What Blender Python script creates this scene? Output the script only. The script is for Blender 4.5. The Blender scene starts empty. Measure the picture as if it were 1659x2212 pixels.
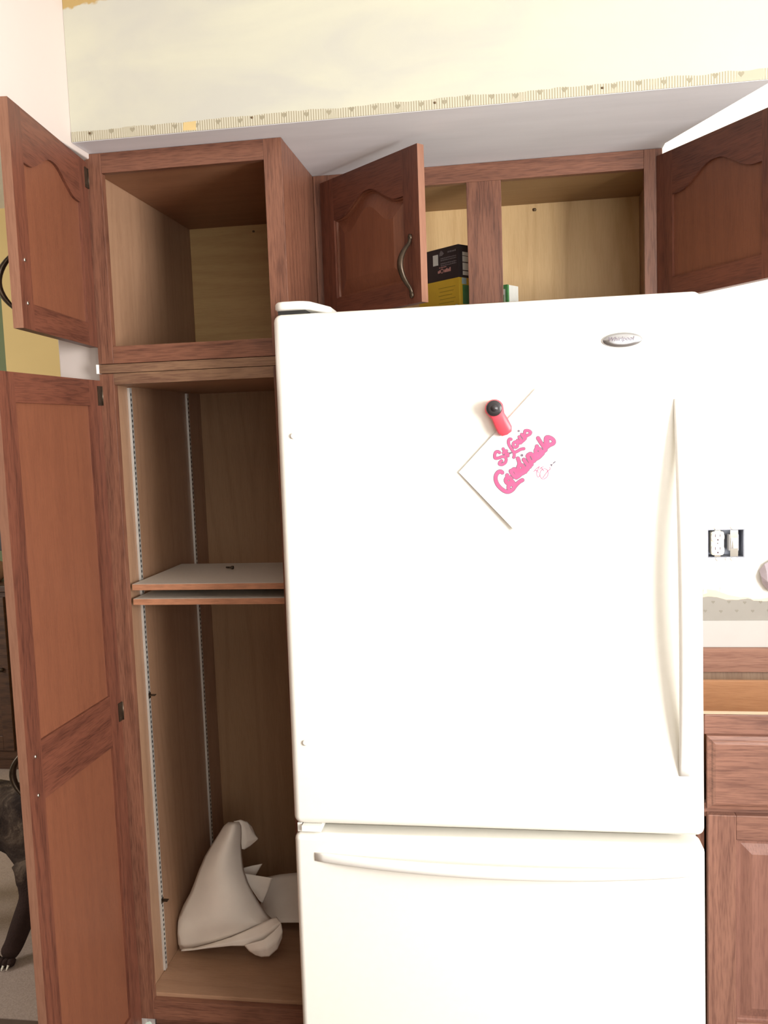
import bpy, bmesh, math, random
import numpy as np
from mathutils import Vector, Matrix
random.seed(7)
scene = bpy.context.scene
COL = scene.collection
R = math.radians

# ------------------------------------------------------------------ camera
FPX = 1891.84
CAM = Vector((0.9398, -1.9146, 1.4930))
RGT = Vector((0.98856764, 0.14641406, -0.0360131))
FWD = Vector((-0.14918278, 0.98445122, -0.09273772))
UPV = Vector((0.02187503, 0.09705005, 0.99503908))
cam = bpy.data.cameras.new('camera')
cam.sensor_fit = 'VERTICAL'; cam.sensor_height = 36.0; cam.lens = FPX / 2212 * 36.0
cam.clip_start = 0.02
camo = bpy.data.objects.new('camera', cam); COL.objects.link(camo)
camo.matrix_world = Matrix(((RGT.x, UPV.x, -FWD.x, CAM.x), (RGT.y, UPV.y, -FWD.y, CAM.y),
                            (RGT.z, UPV.z, -FWD.z, CAM.z), (0, 0, 0, 1)))
scene.camera = camo

# ------------------------------------------------------------------ world, lights, exposure
W = bpy.data.worlds.new('world'); scene.world = W; W.use_nodes = True
bg = W.node_tree.nodes['Background']; bg.inputs[0].default_value = (0.80, 0.90, 1.0, 1); bg.inputs[1].default_value = 1.0
scene.view_settings.view_transform = 'Standard'; scene.view_settings.look = 'None'
scene.view_settings.gamma = 1.0; scene.view_settings.use_curve_mapping = False
scene.view_settings.exposure = 0.0

def area(name, loc, target, sx, sy, power, col):
    l = bpy.data.lights.new(name, 'AREA'); l.shape = 'RECTANGLE'; l.size = sx; l.size_y = sy
    l.energy = power; l.color = col
    o = bpy.data.objects.new(name, l); COL.objects.link(o); o.location = loc
    o.rotation_euler = (Vector(target) - Vector(loc)).to_track_quat('-Z', 'Z').to_euler()
    return o
area('daylight_side_window', (2.86, -1.85, 1.50), (0.0, -1.45, 1.40), 1.10, 1.15, 150, (1.0, 0.98, 0.955))
area('rear_fill_lamp', (2.00, -3.52, 1.55), (1.30, 0.0, 1.40), 1.50, 1.30, 28, (1.0, 0.97, 0.93))  # added fill lamp behind the camera, lifts the front-facing surfaces
area('daylight_far_room', (-3.10, -0.60, 1.70), (-0.6, 1.2, 1.75), 0.90, 0.90, 58, (1.0, 0.96, 0.92))

# ------------------------------------------------------------------ helpers
def at(u, v, axis, val):
    """The point of the photograph (u, v) on the plane axis = val."""
    d = RGT * ((u - 830) / FPX) + FWD + UPV * ((1106 - v) / FPX)
    i = 'xyz'.index(axis)
    return CAM + d * ((val - CAM[i]) / d[i])

def tag(o, label=None, cat=None, group=None, kind=None):
    if label: o['label'] = label
    if cat: o['category'] = cat
    if group: o['group'] = group
    if kind: o['kind'] = kind
    return o

def empty(name, loc, rot=(0, 0, 0)):
    o = bpy.data.objects.new(name, None); COL.objects.link(o)
    o.location = loc; o.rotation_euler = rot; o.empty_display_size = 0.05
    return o

class MB:
    def __init__(s): s.v = []; s.f = []; s.m = []; s.sm = []
    def add(s, vs, fs, m=0, smooth=False):
        b = len(s.v); s.v += [tuple(p) for p in vs]
        for f in fs: s.f.append([b + i for i in f]); s.m.append(m); s.sm.append(smooth)
        return s
    def box(s, x0, x1, y0, y1, z0, z1, m=0):
        return s.add([(x0, y0, z0), (x1, y0, z0), (x1, y1, z0), (x0, y1, z0), (x0, y0, z1), (x1, y0, z1), (x1, y1, z1), (x0, y1, z1)],
                     [(0, 3, 2, 1), (4, 5, 6, 7), (0, 1, 5, 4), (1, 2, 6, 5), (2, 3, 7, 6), (3, 0, 4, 7)], m)
    def prism(s, pts, y0, y1, m=0):
        """polygon in x,z extruded along y"""
        n = len(pts)
        vs = [(x, y0, z) for x, z in pts] + [(x, y1, z) for x, z in pts]
        fs = [tuple(range(n)), tuple(range(2 * n - 1, n - 1, -1))] + [(i, i + n, (i + 1) % n + n, (i + 1) % n) for i in range(n)]
        return s.add(vs, fs, m)
    def prism_z(s, pts, z0, z1, m=0):
        n = len(pts)
        vs = [(x, y, z0) for x, y in pts] + [(x, y, z1) for x, y in pts]
        fs = [tuple(range(n)), tuple(range(2 * n - 1, n - 1, -1))] + [(i, i + n, (i + 1) % n + n, (i + 1) % n) for i in range(n)]
        return s.add(vs, fs, m)
    def rings(s, rs, m=0, smooth=True, caps=True):
        n = len(rs[0]); vs = [p for r in rs for p in r]; fs = []
        for k in range(len(rs) - 1):
            for i in range(n):
                j = (i + 1) % n
                fs.append((k * n + i, k * n + j, (k + 1) * n + j, (k + 1) * n + i))
        if caps: fs += [tuple(range(n - 1, -1, -1)), tuple(range((len(rs) - 1) * n, len(rs) * n))]
        return s.add(vs, fs, m, smooth)
    def tube(s, path, rad, n=10, m=0, flat=1.0, ref=(0, 0, 1)):
        path = [Vector(p) for p in path]; rs = []
        if not isinstance(rad, (list, tuple)): rad = [rad] * len(path)
        for i, p in enumerate(path):
            t = (path[min(i + 1, len(path) - 1)] - path[max(i - 1, 0)]).normalized()
            r = Vector(ref)
            if abs(t.dot(r)) > 0.95: r = Vector((1, 0, 0))
            a = t.cross(r).normalized(); b = t.cross(a).normalized()
            rs.append([p + (a * math.cos(2 * math.pi * k / n) + b * math.sin(2 * math.pi * k / n) * flat) * rad[i] for k in range(n)])
        return s.rings(rs, m)
    def grid(s, rows, m=0, smooth=True):
        n = len(rows[0]); vs = [p for r in rows for p in r]
        fs = [(k * n + i, k * n + i + 1, (k + 1) * n + i + 1, (k + 1) * n + i) for k in range(len(rows) - 1) for i in range(n - 1)]
        return s.add(vs, fs, m, smooth)
    def ball(s, c, r, n=12, m=0, sc=(1, 1, 1)):
        rs = []
        for i in range(1, n // 2):
            a = math.pi * i / (n // 2)
            rs.append([(c[0] + r * sc[0] * math.sin(a) * math.cos(2 * math.pi * k / n), c[1] + r * sc[1] * math.sin(a) * math.sin(2 * math.pi * k / n), c[2] + r * sc[2] * math.cos(a)) for k in range(n)])
        return s.rings(rs, m)
    def build(s, name, mats, parent=None, origin=(0, 0, 0), bevel=0, seg=2, smooth=None, recalc=True, loc=None):
        me = bpy.data.meshes.new(name)
        o0 = Vector(origin)
        me.from_pydata([tuple(Vector(p) - o0) for p in s.v], [], s.f)
        if not isinstance(mats, (list, tuple)): mats = [mats]
        for m in mats: me.materials.append(m)
        for i, p in enumerate(me.polygons):
            p.material_index = s.m[i]; p.use_smooth = s.sm[i] if smooth is None else smooth
        if recalc:
            b = bmesh.new(); b.from_mesh(me); bmesh.ops.recalc_face_normals(b, faces=b.faces[:]); b.to_mesh(me); b.free()
        o = bpy.data.objects.new(name, me); COL.objects.link(o)
        if parent is not None:
            o.parent = parent
            if loc is not None: o.location = loc
        else:
            o.location = origin if loc is None else loc
        if bevel:
            md = o.modifiers.new('bevel', 'BEVEL'); md.width = bevel; md.segments = seg; md.limit_method = 'ANGLE'; md.angle_limit = R(40)
            if seg > 2:
                for p in me.polygons: p.use_smooth = True
                md.harden_normals = True
        return o

def struct(name, mb, mats, parent=None, **k):
    o = mb.build(name, mats, parent, **k)
    if parent is None: o['kind'] = 'structure'
    return o

# ------------------------------------------------------------------ materials
def srgb(r, g, b):
    f = lambda c: c / 12.92 if c <= 0.04045 else ((c + 0.055) / 1.055) ** 2.4
    return (f(r / 255), f(g / 255), f(b / 255), 1)

def newmat(name, rough=0.5, spec=0.5, metal=0.0):
    m = bpy.data.materials.new(name); m.use_nodes = True
    nt = m.node_tree; b = nt.nodes['Principled BSDF']
    b.inputs['Roughness'].default_value = rough; b.inputs['Metallic'].default_value = metal
    b.inputs['Specular IOR Level'].default_value = spec
    return m, nt, b

def N(nt, t, **k):
    n = nt.nodes.new(t)
    for a, v in k.items():
        if a in n.inputs: n.inputs[a].default_value = v
        else: setattr(n, a, v)
    return n

def ramp(nt, stops, interp='LINEAR'):
    r = nt.nodes.new('ShaderNodeValToRGB'); e = r.color_ramp.elements; r.color_ramp.interpolation = interp
    while len(e) < len(stops): e.new(0.5)
    for i, (p, c) in enumerate(stops): e[i].position = p; e[i].color = c
    return r

def wood(name, light, dark, axis='z', rough=0.42, ring=1.0, pore=0.45, scale=1.0):
    m, nt, b = newmat(name, rough, 0.45)
    L = nt.links
    tc = N(nt, 'ShaderNodeTexCoord'); oi = N(nt, 'ShaderNodeObjectInfo')
    off = N(nt, 'ShaderNodeVectorMath', operation='SCALE'); off.inputs[0].default_value = (7.3, 5.1, 9.7); L.new(oi.outputs['Random'], off.inputs['Scale'])
    ad = N(nt, 'ShaderNodeVectorMath', operation='ADD'); L.new(tc.outputs['Object'], ad.inputs[0]); L.new(off.outputs[0], ad.inputs[1])
    st = {'z': (1, 1, 0.075), 'x': (0.075, 1, 1), 'y': (1, 0.075, 1)}[axis]
    mp = N(nt, 'ShaderNodeMapping'); mp.inputs['Scale'].default_value = tuple(c * scale for c in st); L.new(ad.outputs[0], mp.inputs[0])
    n1 = N(nt, 'ShaderNodeTexNoise', Scale=5.5, Detail=2.5, Roughness=0.5); L.new(mp.outputs[0], n1.inputs['Vector'])
    mu = N(nt, 'ShaderNodeMath', operation='MULTIPLY'); mu.inputs[1].default_value = 84.0; L.new(n1.outputs[0], mu.inputs[0])
    si = N(nt, 'ShaderNodeMath', operation='SINE'); L.new(mu.outputs[0], si.inputs[0])
    rr = ramp(nt, [(0.0, (0, 0, 0, 1)), (0.55, (0.25, 0.25, 0.25, 1)), (1.0, (1, 1, 1, 1))])
    ma = N(nt, 'ShaderNodeMapRange'); ma.inputs[1].default_value = -1; ma.inputs[2].default_value = 1; L.new(si.outputs[0], ma.inputs[0]); L.new(ma.outputs[0], rr.inputs[0])
    n2 = N(nt, 'ShaderNodeTexNoise', Scale=330.0, Detail=3.0); L.new(mp.outputs[0], n2.inputs['Vector'])
    r2 = ramp(nt, [(0.36, (1, 1, 1, 1)), (0.56, (0, 0, 0, 1))]); L.new(n2.outputs[0], r2.inputs[0])
    n3 = N(nt, 'ShaderNodeTexNoise', Scale=2.2, Detail=1.0); L.new(mp.outputs[0], n3.inputs['Vector'])
    # factor = ring * .45 + pores * pore + broad * .3
    a1 = N(nt, 'ShaderNodeMath', operation='MULTIPLY'); a1.inputs[1].default_value = 0.34 * ring; L.new(rr.outputs[0], a1.inputs[0])
    a2 = N(nt, 'ShaderNodeMath', operation='MULTIPLY_ADD'); a2.inputs[1].default_value = pore; L.new(r2.outputs[0], a2.inputs[0]); L.new(a1.outputs[0], a2.inputs[2])
    a3 = N(nt, 'ShaderNodeMath', operation='MULTIPLY_ADD'); a3.inputs[1].default_value = 0.35; L.new(n3.outputs[0], a3.inputs[0]); L.new(a2.outputs[0], a3.inputs[2])
    mx = N(nt, 'ShaderNodeMix', data_type='RGBA'); mx.inputs[6].default_value = light; mx.inputs[7].default_value = dark; L.new(a3.outputs[0], mx.inputs[0])
    L.new(mx.outputs[2], b.inputs['Base Color'])
    bp = N(nt, 'ShaderNodeBump', Strength=0.12, Distance=0.001); L.new(r2.outputs[0], bp.inputs['Height']); bp.invert = True
    L.new(bp.outputs[0], b.inputs['Normal'])
    return m

def plain(name, c, rough=0.5, spec=0.5, metal=0.0, var=0.06, scale=30.0, bump=0.0, stretch=(1, 1, 1), detail=3.0):
    m, nt, b = newmat(name, rough, spec, metal); L = nt.links
    tc = N(nt, 'ShaderNodeTexCoord'); mp = N(nt, 'ShaderNodeMapping'); mp.inputs['Scale'].default_value = stretch; L.new(tc.outputs['Object'], mp.inputs[0])
    n = N(nt, 'ShaderNodeTexNoise', Scale=scale, Detail=detail); L.new(mp.outputs[0], n.inputs['Vector'])
    lo = tuple(x * (1 - var) for x in c[:3]) + (1,); hi = tuple(min(1, x * (1 + var)) for x in c[:3]) + (1,)
    r = ramp(nt, [(0.3, lo), (0.7, hi)]); L.new(n.outputs[0], r.inputs[0]); L.new(r.outputs[0], b.inputs['Base Color'])
    if bump:
        bp = N(nt, 'ShaderNodeBump', Strength=bump, Distance=0.002); L.new(n.outputs[0], bp.inputs['Height']); L.new(bp.outputs[0], b.inputs['Normal'])
    return m

ST_L, ST_D = srgb(132, 88, 68), srgb(86, 53, 41)
OAK_Z = wood('stained_oak_upright', ST_L, ST_D, 'z')
OAK_X = wood('stained_oak_level', ST_L, ST_D, 'x')
OAK_Y = wood('stained_oak_deep', ST_L, ST_D, 'y')
DR_L, DR_D = srgb(115, 68, 51), srgb(76, 42, 32)
DOAK_Z = wood('door_oak_upright', DR_L, DR_D, 'z')
DOAK_X = wood('door_oak_level', DR_L, DR_D, 'x')
PANEL = wood('door_panel_oak', srgb(124, 76, 54), srgb(99, 58, 42), 'z', ring=0.5, pore=0.25)
IN_L, IN_D = srgb(166, 130, 102), srgb(134, 99, 75)
IN_Z = wood('interior_oak_upright', IN_L, IN_D, 'z', 0.5, ring=0.6, pore=0.22)
IN_X = wood('interior_oak_level', IN_L, IN_D, 'x', 0.5, ring=0.6, pore=0.22)
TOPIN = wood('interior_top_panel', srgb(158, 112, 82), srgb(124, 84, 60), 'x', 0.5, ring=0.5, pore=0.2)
BK_X = wood('cabinet_back_level_grain', srgb(198, 166, 114), srgb(170, 134, 88), 'x', 0.5, ring=0.7, pore=0.15)
BK_Z = wood('cabinet_back_upright_grain', srgb(162, 129, 98), srgb(134, 101, 72), 'z', 0.5, ring=0.7, pore=0.15)
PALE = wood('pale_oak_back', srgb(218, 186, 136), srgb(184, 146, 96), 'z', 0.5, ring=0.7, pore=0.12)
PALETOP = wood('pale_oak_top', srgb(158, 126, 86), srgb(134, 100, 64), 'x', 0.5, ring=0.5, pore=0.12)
TAN = wood('tan_drawer_oak', srgb(178, 132, 94), srgb(146, 100, 66), 'x', 0.5, ring=0.6, pore=0.25)
WORN = wood('pale_oak_edge', srgb(154, 110, 88), srgb(118, 78, 60), 'z', 0.5, ring=0.5, pore=0.25)
WORN_X = wood('worn_oak_level', srgb(140, 108, 82), srgb(100, 70, 54), 'x', 0.5)
BASE_Z = wood('hazed_oak_upright', srgb(140, 100, 84), srgb(98, 66, 56), 'z')  # base cabinet oak greyed, so its colour carries a veil of glare
BASE_X = wood('hazed_oak_level', srgb(140, 100, 84), srgb(98, 66, 56), 'x')
BASE_P = wood('hazed_oak_panel', srgb(138, 98, 84), srgb(112, 76, 66), 'z', ring=0.6)
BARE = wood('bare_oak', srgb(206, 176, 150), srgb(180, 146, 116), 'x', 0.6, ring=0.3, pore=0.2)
ROSY = wood('rosy_oak_rail', srgb(160, 118, 98), srgb(128, 88, 72), 'x', 0.5)
BASEBK = wood('base_back_panel', srgb(168, 140, 116), srgb(140, 112, 92), 'z', 0.5)
EDGE = plain('shelf_edge_band', srgb(172, 120, 90), 0.5, var=0.18, scale=40, stretch=(1, 6, 6))
WHITE = plain('white_enamel', srgb(244, 241, 232), 0.32, 0.5, var=0.01, scale=60, bump=0.02)
WHITE2 = plain('white_plastic', srgb(244, 242, 236), 0.4, 0.5, var=0.01)
GASKET = plain('grey_gasket', srgb(150, 148, 142), 0.6)
DARK = plain('dark_gap', srgb(40, 38, 36), 0.7)
BRONZE = plain('dark_bronze', srgb(74, 62, 50), 0.38, 0.6, 0.75, var=0.2, scale=80)
STEEL = plain('bright_steel', srgb(225, 222, 215), 0.18, 0.6, 1.0, var=0.05)
STRIP = plain('white_metal_strip', srgb(222, 220, 214), 0.4, 0.5, 0.6, var=0.06)
SLOT = plain('strip_slots', srgb(52, 46, 42), 0.7)
LAM = plain('grey_white_laminate', srgb(206, 198, 186), 0.45, var=0.03, scale=120)
CLOTH = plain('off_white_paper_cloth', srgb(233, 224, 212), 0.9, 0.2, var=0.05, scale=12, bump=0.1)
PAPERW = plain('white_card_stock', srgb(250, 249, 246), 0.6, 0.3, var=0.005)
RED = plain('red_plastic', srgb(230, 80, 94), 0.38, 0.5, var=0.02)
BLACKP = plain('black_plastic', srgb(48, 44, 46), 0.3, 0.5, var=0.05)
PINK = plain('red_ink', srgb(214, 96, 136), 0.7, 0.2, var=0.08, scale=40)
GREYINK = plain('grey_ink', srgb(120, 108, 122), 0.7, 0.2)
LINEINK = plain('faint_fold', srgb(214, 210, 206), 0.7, 0.2)
WALLW = plain('white_primer_wall', srgb(200, 188, 181), 0.75, 0.25, var=0.02, scale=3.5, bump=0.04)
WALLB = plain('white_patched_wall', srgb(234, 231, 224), 0.75, 0.25, var=0.02, scale=5, bump=0.06)
YELLOW = plain('yellow_wall_paint', srgb(224, 198, 140), 0.8, 0.2, var=0.02, scale=4)
GREENW = plain('sage_wall_paint', srgb(150, 160, 124), 0.8, 0.2, var=0.02, scale=4)
CEILM = plain('ceiling_white', srgb(240, 238, 232), 0.85, 0.2, var=0.01)
KFLOOR = plain('dark_vinyl_floor', srgb(96, 78, 66), 0.45, var=0.15, scale=14)
CARPET = plain('beige_carpet', srgb(166, 150, 140), 0.95, 0.1, var=0.14, scale=240, bump=0.5)
DARKWOOD = wood('dark_walnut', srgb(92, 64, 46), srgb(54, 36, 28), 'x', 0.45)
UNDER = plain('grey_soffit_paint', srgb(226, 226, 230), 0.8, 0.2, var=0.05, scale=5, stretch=(0.5, 3, 3))
BOXGREY = plain('grey_steel_box', srgb(156, 160, 172), 0.5, 0.5, 0.2, var=0.15, scale=60)
IVORY = plain('ivory_plastic', srgb(245, 240, 224), 0.35, var=0.01)
PLASTER = plain('loose_plaster', srgb(232, 230, 226), 0.85, var=0.12, scale=90, bump=0.4)
SHEETROCK = plain('bare_drywall_paper', srgb(240, 214, 186), 0.85, 0.2, var=0.07, scale=9, stretch=(1, 1, 3))
SPLASH = plain('cream_wall_band', srgb(196, 191, 187), 0.7, 0.25, var=0.02, scale=12)
GREYPAPER = plain('grey_mauve_paper', srgb(176, 164, 172), 0.85, 0.2, var=0.1, scale=14)
BLACKBOX = plain('black_carton', srgb(48, 42, 46), 0.45, var=0.1, scale=25)
YELLOWBOX = plain('yellow_carton', srgb(216, 178, 56), 0.45, var=0.04, scale=25)
GREENP = plain('green_print', srgb(74, 128, 76), 0.5, var=0.15, scale=60)
GREYPRINT = plain('grey_print', srgb(112, 106, 108), 0.5, var=0.15, scale=200)
PINKPRINT = plain('pink_print', srgb(196, 140, 132), 0.5, var=0.1)
LABELW = plain('white_print', srgb(214, 214, 206), 0.5, var=0.05)
OLIVE = plain('olive_print', srgb(168, 140, 40), 0.5, var=0.05)
BLUEP = plain('pale_blue_print', srgb(168, 196, 202), 0.5, var=0.05)
GLASSY = plain('dark_screen', srgb(24, 28, 28), 0.15, var=0.05)
STONE = plain('stoneware', srgb(150, 118, 104), 0.6, var=0.2, scale=20)
STONEG = plain('grey_glaze', srgb(120, 118, 122), 0.4, var=0.2, scale=20)
NAIL = plain('rusty_nail', srgb(110, 90, 66), 0.5, 0.5, 0.5)

def soffit_mat():
    m, nt, b = newmat('patchy_cream_primer', 0.75, 0.25); L = nt.links
    tc = N(nt, 'ShaderNodeTexCoord'); mp = N(nt, 'ShaderNodeMapping'); mp.inputs['Scale'].default_value = (1.0, 1, 2.6); L.new(tc.outputs['Object'], mp.inputs[0])
    n = N(nt, 'ShaderNodeTexNoise', Scale=2.6, Detail=4.0, Roughness=0.55, Distortion=0.6); L.new(mp.outputs[0], n.inputs['Vector'])
    r = ramp(nt, [(0.36, srgb(186, 185, 175)), (0.56, srgb(194, 193, 177)), (0.74, srgb(200, 199, 180))]); L.new(n.outputs[0], r.inputs[0])
    # unpainted tan edge under the ceiling at the left end
    sx = N(nt, 'ShaderNodeSeparateXYZ'); L.new(tc.outputs['Object'], sx.inputs[0])
    n2 = N(nt, 'ShaderNodeTexNoise', Scale=38.0, Detail=3.0); L.new(tc.outputs['Object'], n2.inputs['Vector'])
    zz = N(nt, 'ShaderNodeMath', operation='MULTIPLY_ADD'); L.new(n2.outputs[0], zz.inputs[0]); zz.inputs[1].default_value = 0.022; L.new(sx.outputs['Z'], zz.inputs[2])
    xx = N(nt, 'ShaderNodeMath', operation='MULTIPLY_ADD'); L.new(sx.outputs['X'], xx.inputs[0]); xx.inputs[1].default_value = -0.10; L.new(zz.outputs[0], xx.inputs[2])
    gt = N(nt, 'ShaderNodeMapRange'); gt.inputs[1].default_value = 2.4165; gt.inputs[2].default_value = 2.4205; L.new(xx.outputs[0], gt.inputs[0])
    mx = N(nt, 'ShaderNodeMix', data_type='RGBA'); L.new(gt.outputs[0], mx.inputs[0]); L.new(r.outputs[0], mx.inputs[6]); mx.inputs[7].default_value = srgb(176, 150, 98)
    L.new(mx.outputs[2], b.inputs['Base Color'])
    return m
SOFFIT = soffit_mat()

def ribbed_mat():
    m, nt, b = newmat('ribbed_wallpaper', 0.8, 0.2); L = nt.links
    tc = N(nt, 'ShaderNodeTexCoord'); sx = N(nt, 'ShaderNodeSeparateXYZ'); L.new(tc.outputs['Object'], sx.inputs[0])
    mu = N(nt, 'ShaderNodeMath', operation='MULTIPLY'); mu.inputs[1].default_value = 2 * math.pi / 0.0052; L.new(sx.outputs['X'], mu.inputs[0])
    si = N(nt, 'ShaderNodeMath', operation='SINE'); L.new(mu.outputs[0], si.inputs[0])
    ma = N(nt, 'ShaderNodeMapRange'); ma.inputs[1].default_value = -0.4; ma.inputs[2].default_value = 0.6; L.new(si.outputs[0], ma.inputs[0])
    mx = N(nt, 'ShaderNodeMix', data_type='RGBA'); L.new(ma.outputs[0], mx.inputs[0]); mx.inputs[6].default_value = srgb(158, 150, 128); mx.inputs[7].default_value = srgb(198, 194, 176)
    n = N(nt, 'ShaderNodeTexNoise', Scale=16.0, Detail=4.0); L.new(tc.outputs['Object'], n.inputs['Vector'])
    r = ramp(nt, [(0.54, (0, 0, 0, 1)), (0.64, (1, 1, 1, 1))]); L.new(n.outputs[0], r.inputs[0])
    m2 = N(nt, 'ShaderNodeMix', data_type='RGBA'); L.new(r.outputs[0], m2.inputs[0]); L.new(mx.outputs[2], m2.inputs[6]); m2.inputs[7].default_value = srgb(176, 170, 150)
    L.new(m2.outputs[2], b.inputs['Base Color'])
    return m
RIBBED = ribbed_mat()
HEART = plain('faded_heart_print', srgb(152, 145, 124), 0.8, 0.2, var=0.08, scale=90)
TANTAPE = plain('tan_paper_patch', srgb(206, 182, 130), 0.8, 0.2, var=0.05)
WPAPER = plain('grey_beige_wallpaper', srgb(158, 154, 147), 0.8, 0.2, var=0.03, scale=20)
WDOT = plain('wallpaper_motif', srgb(144, 140, 130), 0.8, 0.2)

def brindle():
    m, nt, b = newmat('brindle_fur', 0.9, 0.15); L = nt.links
    tc = N(nt, 'ShaderNodeTexCoord')
    n = N(nt, 'ShaderNodeTexNoise', Scale=11.0, Detail=6.0, Roughness=0.65, Distortion=0.8); L.new(tc.outputs['Object'], n.inputs['Vector'])
    r = ramp(nt, [(0.40, srgb(46, 37, 34)), (0.55, srgb(78, 66, 58)), (0.70, srgb(130, 114, 98))]); L.new(n.outputs[0], r.inputs[0])
    sx = N(nt, 'ShaderNodeSeparateXYZ'); L.new(tc.outputs['Object'], sx.inputs[0])
    ma = N(nt, 'ShaderNodeMapRange'); ma.inputs[1].default_value = 0.20; ma.inputs[2].default_value = 0.30; L.new(sx.outputs['Z'], ma.inputs[0])
    mx = N(nt, 'ShaderNodeMix', data_type='RGBA'); L.new(ma.outputs[0], mx.inputs[0]); mx.inputs[6].default_value = srgb(56, 42, 38); L.new(r.outputs[0], mx.inputs[7])
    L.new(mx.outputs[2], b.inputs['Base Color'])
    n2 = N(nt, 'ShaderNodeTexNoise', Scale=190.0, Detail=3.0); L.new(tc.outputs['Object'], n2.inputs['Vector'])
    bp = N(nt, 'ShaderNodeBump', Strength=0.6, Distance=0.006); L.new(n2.outputs[0], bp.inputs['Height']); L.new(bp.outputs[0], b.inputs['Normal'])
    return m
BRINDLE = brindle()

def emit(name, c, s):
    m = bpy.data.materials.new(name); m.use_nodes = True; nt = m.node_tree
    b = nt.nodes['Principled BSDF']; b.inputs['Base Color'].default_value = (0.02, 0.02, 0.02, 1)
    b.inputs['Emission Color'].default_value = c; b.inputs['Emission Strength'].default_value = s
    return m
SCREEN = emit('lit_screen', srgb(150, 235, 230), 1.1)
GLASS, _nt, _b = newmat('window_glass', 0.0, 0.5); _b.inputs['Transmission Weight'].default_value = 1.0; _b.inputs['IOR'].default_value = 1.05

# ------------------------------------------------------------------ the setting
CZ = 2.62          # ceiling
SZ = 2.134         # underside of the soffit
BW = 0.605         # plane of the back wall
struct('floor', MB().box(-3.4, 3.0, -3.7, 0.062, -0.05, 0.0).box(0.0, 3.0, 0.062, BW, -0.05, 0.0), KFLOOR)
struct('floor_carpet', MB().box(-3.4, 0.0, 0.0625, 3.9, -0.05, 0.002), CARPET)
struct('ceiling', MB().box(-3.4, 3.0, -3.7, 3.9, CZ, CZ + 0.05), CEILM)
# back wall with the rectangular cut for the double electrical box
bx0, bx1, bz0, bz1 = 1.4635, 1.5615, 1.107, 1.187
wb = MB()
wb.box(0.0, bx0, BW, BW + 0.11, 0, CZ).box(bx1, 3.0, BW, BW + 0.11, 0, CZ).box(bx0, bx1, BW, BW + 0.11, 0, bz0).box(bx0, bx1, BW, BW + 0.11, bz1, CZ)
struct('wall_back', wb, WALLB)
# wall end beside the pantry and the header over the wide opening to the next room
JX = -0.112
struct('wall_left', MB().box(JX, -0.0015, 0.03, BW + 0.11, 0, CZ).box(JX, 0.0095, -3.6, 0.0295, 2.1225, CZ), WALLW, bevel=0.003)
struct('wall_far', MB().box(-1.5095, -0.05, 2.1, 2.2, 0, CZ).box(-0.05, 0.0, BW + 0.111, 2.2, 0, CZ), YELLOW)
struct('wall_side', MB().box(-3.4, -1.0, 3.3, 3.4, 0, CZ).box(-3.4, -3.3, 0.06, 3.3, 0, CZ), GREENW)
# kitchen shell behind the camera, right wall with its window
struct('wall_right', MB().box(2.9, 3.0, -3.7, -2.45, 0, CZ).box(2.9, 3.0, -1.25, BW, 0, CZ).box(2.9, 3.0, -2.45, -1.25, 0, 0.85).box(2.9, 3.0, -2.45, -1.25, 2.15, CZ), WALLB)
WALLD = plain('tan_wall_paint', srgb(150, 132, 108), 0.8, 0.2)
struct('wall_front', MB().box(-3.4, 1.2, -3.7, -3.6, 0, CZ).box(2.8, 3.0, -3.7, -3.6, 0, CZ).box(1.2, 2.8, -3.7, -3.6, 0, 0.85).box(1.2, 2.8, -3.7, -3.6, 2.25, CZ), WALLD)
struct('wall_end', MB().box(-3.4, -3.3, -3.6, 0.05, 0, CZ), WALLD)
def window(name, axis, a0, a1, p, z0, z1):
    f = MB(); g = MB()
    def bx(m, u0, u1, q0, q1, w0, w1):
        if axis == 'x': m.box(q0, q1, u0, u1, w0, w1)
        else: m.box(u0, u1, q0, q1, w0, w1)
    for u in (a0, (a0 + a1) / 2 - 0.025, a1 - 0.05): bx(f, u, u + 0.05, p, p + 0.05, z0, z1)
    for w in (z0, z1 - 0.05): bx(f, a0 + 0.05, a1 - 0.05, p + 0.002, p + 0.048, w, w + 0.05)
    o = struct(name, f, WHITE2)
    for k in range(2):
        g = MB(); u0 = a0 + 0.05 + k * ((a1 - a0) / 2 - 0.025); bx(g, u0, u0 + (a1 - a0) / 2 - 0.075, p + 0.02, p + 0.026, z0 + 0.05, z1 - 0.05)
        g.build('pane', GLASS, o)
window('window_1', 'x', -2.45, -1.25, 2.92, 0.85, 2.15)
window('added_window_2', 'y', 1.2, 2.8, -3.66, 0.85, 2.25)  # unseen window added around the rear fill lamp

# soffit over the cabinets, its right end cut at a slant
so = struct('ceiling_soffit', MB().prism_z([(0.010, -0.0775), (1.4487, -0.0775), (1.3015, 0.273), (1.3015, BW), (0.010, BW)], SZ + 0.0010, CZ), [SOFFIT])
uf = MB().prism_z([(0.0105, -0.0765), (1.447, -0.0765), (1.3005, 0.272), (1.3005, BW - 0.001), (0.0105, BW - 0.001)], SZ + 0.0002, SZ + 0.0010).build('underside', UNDER, so)
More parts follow.
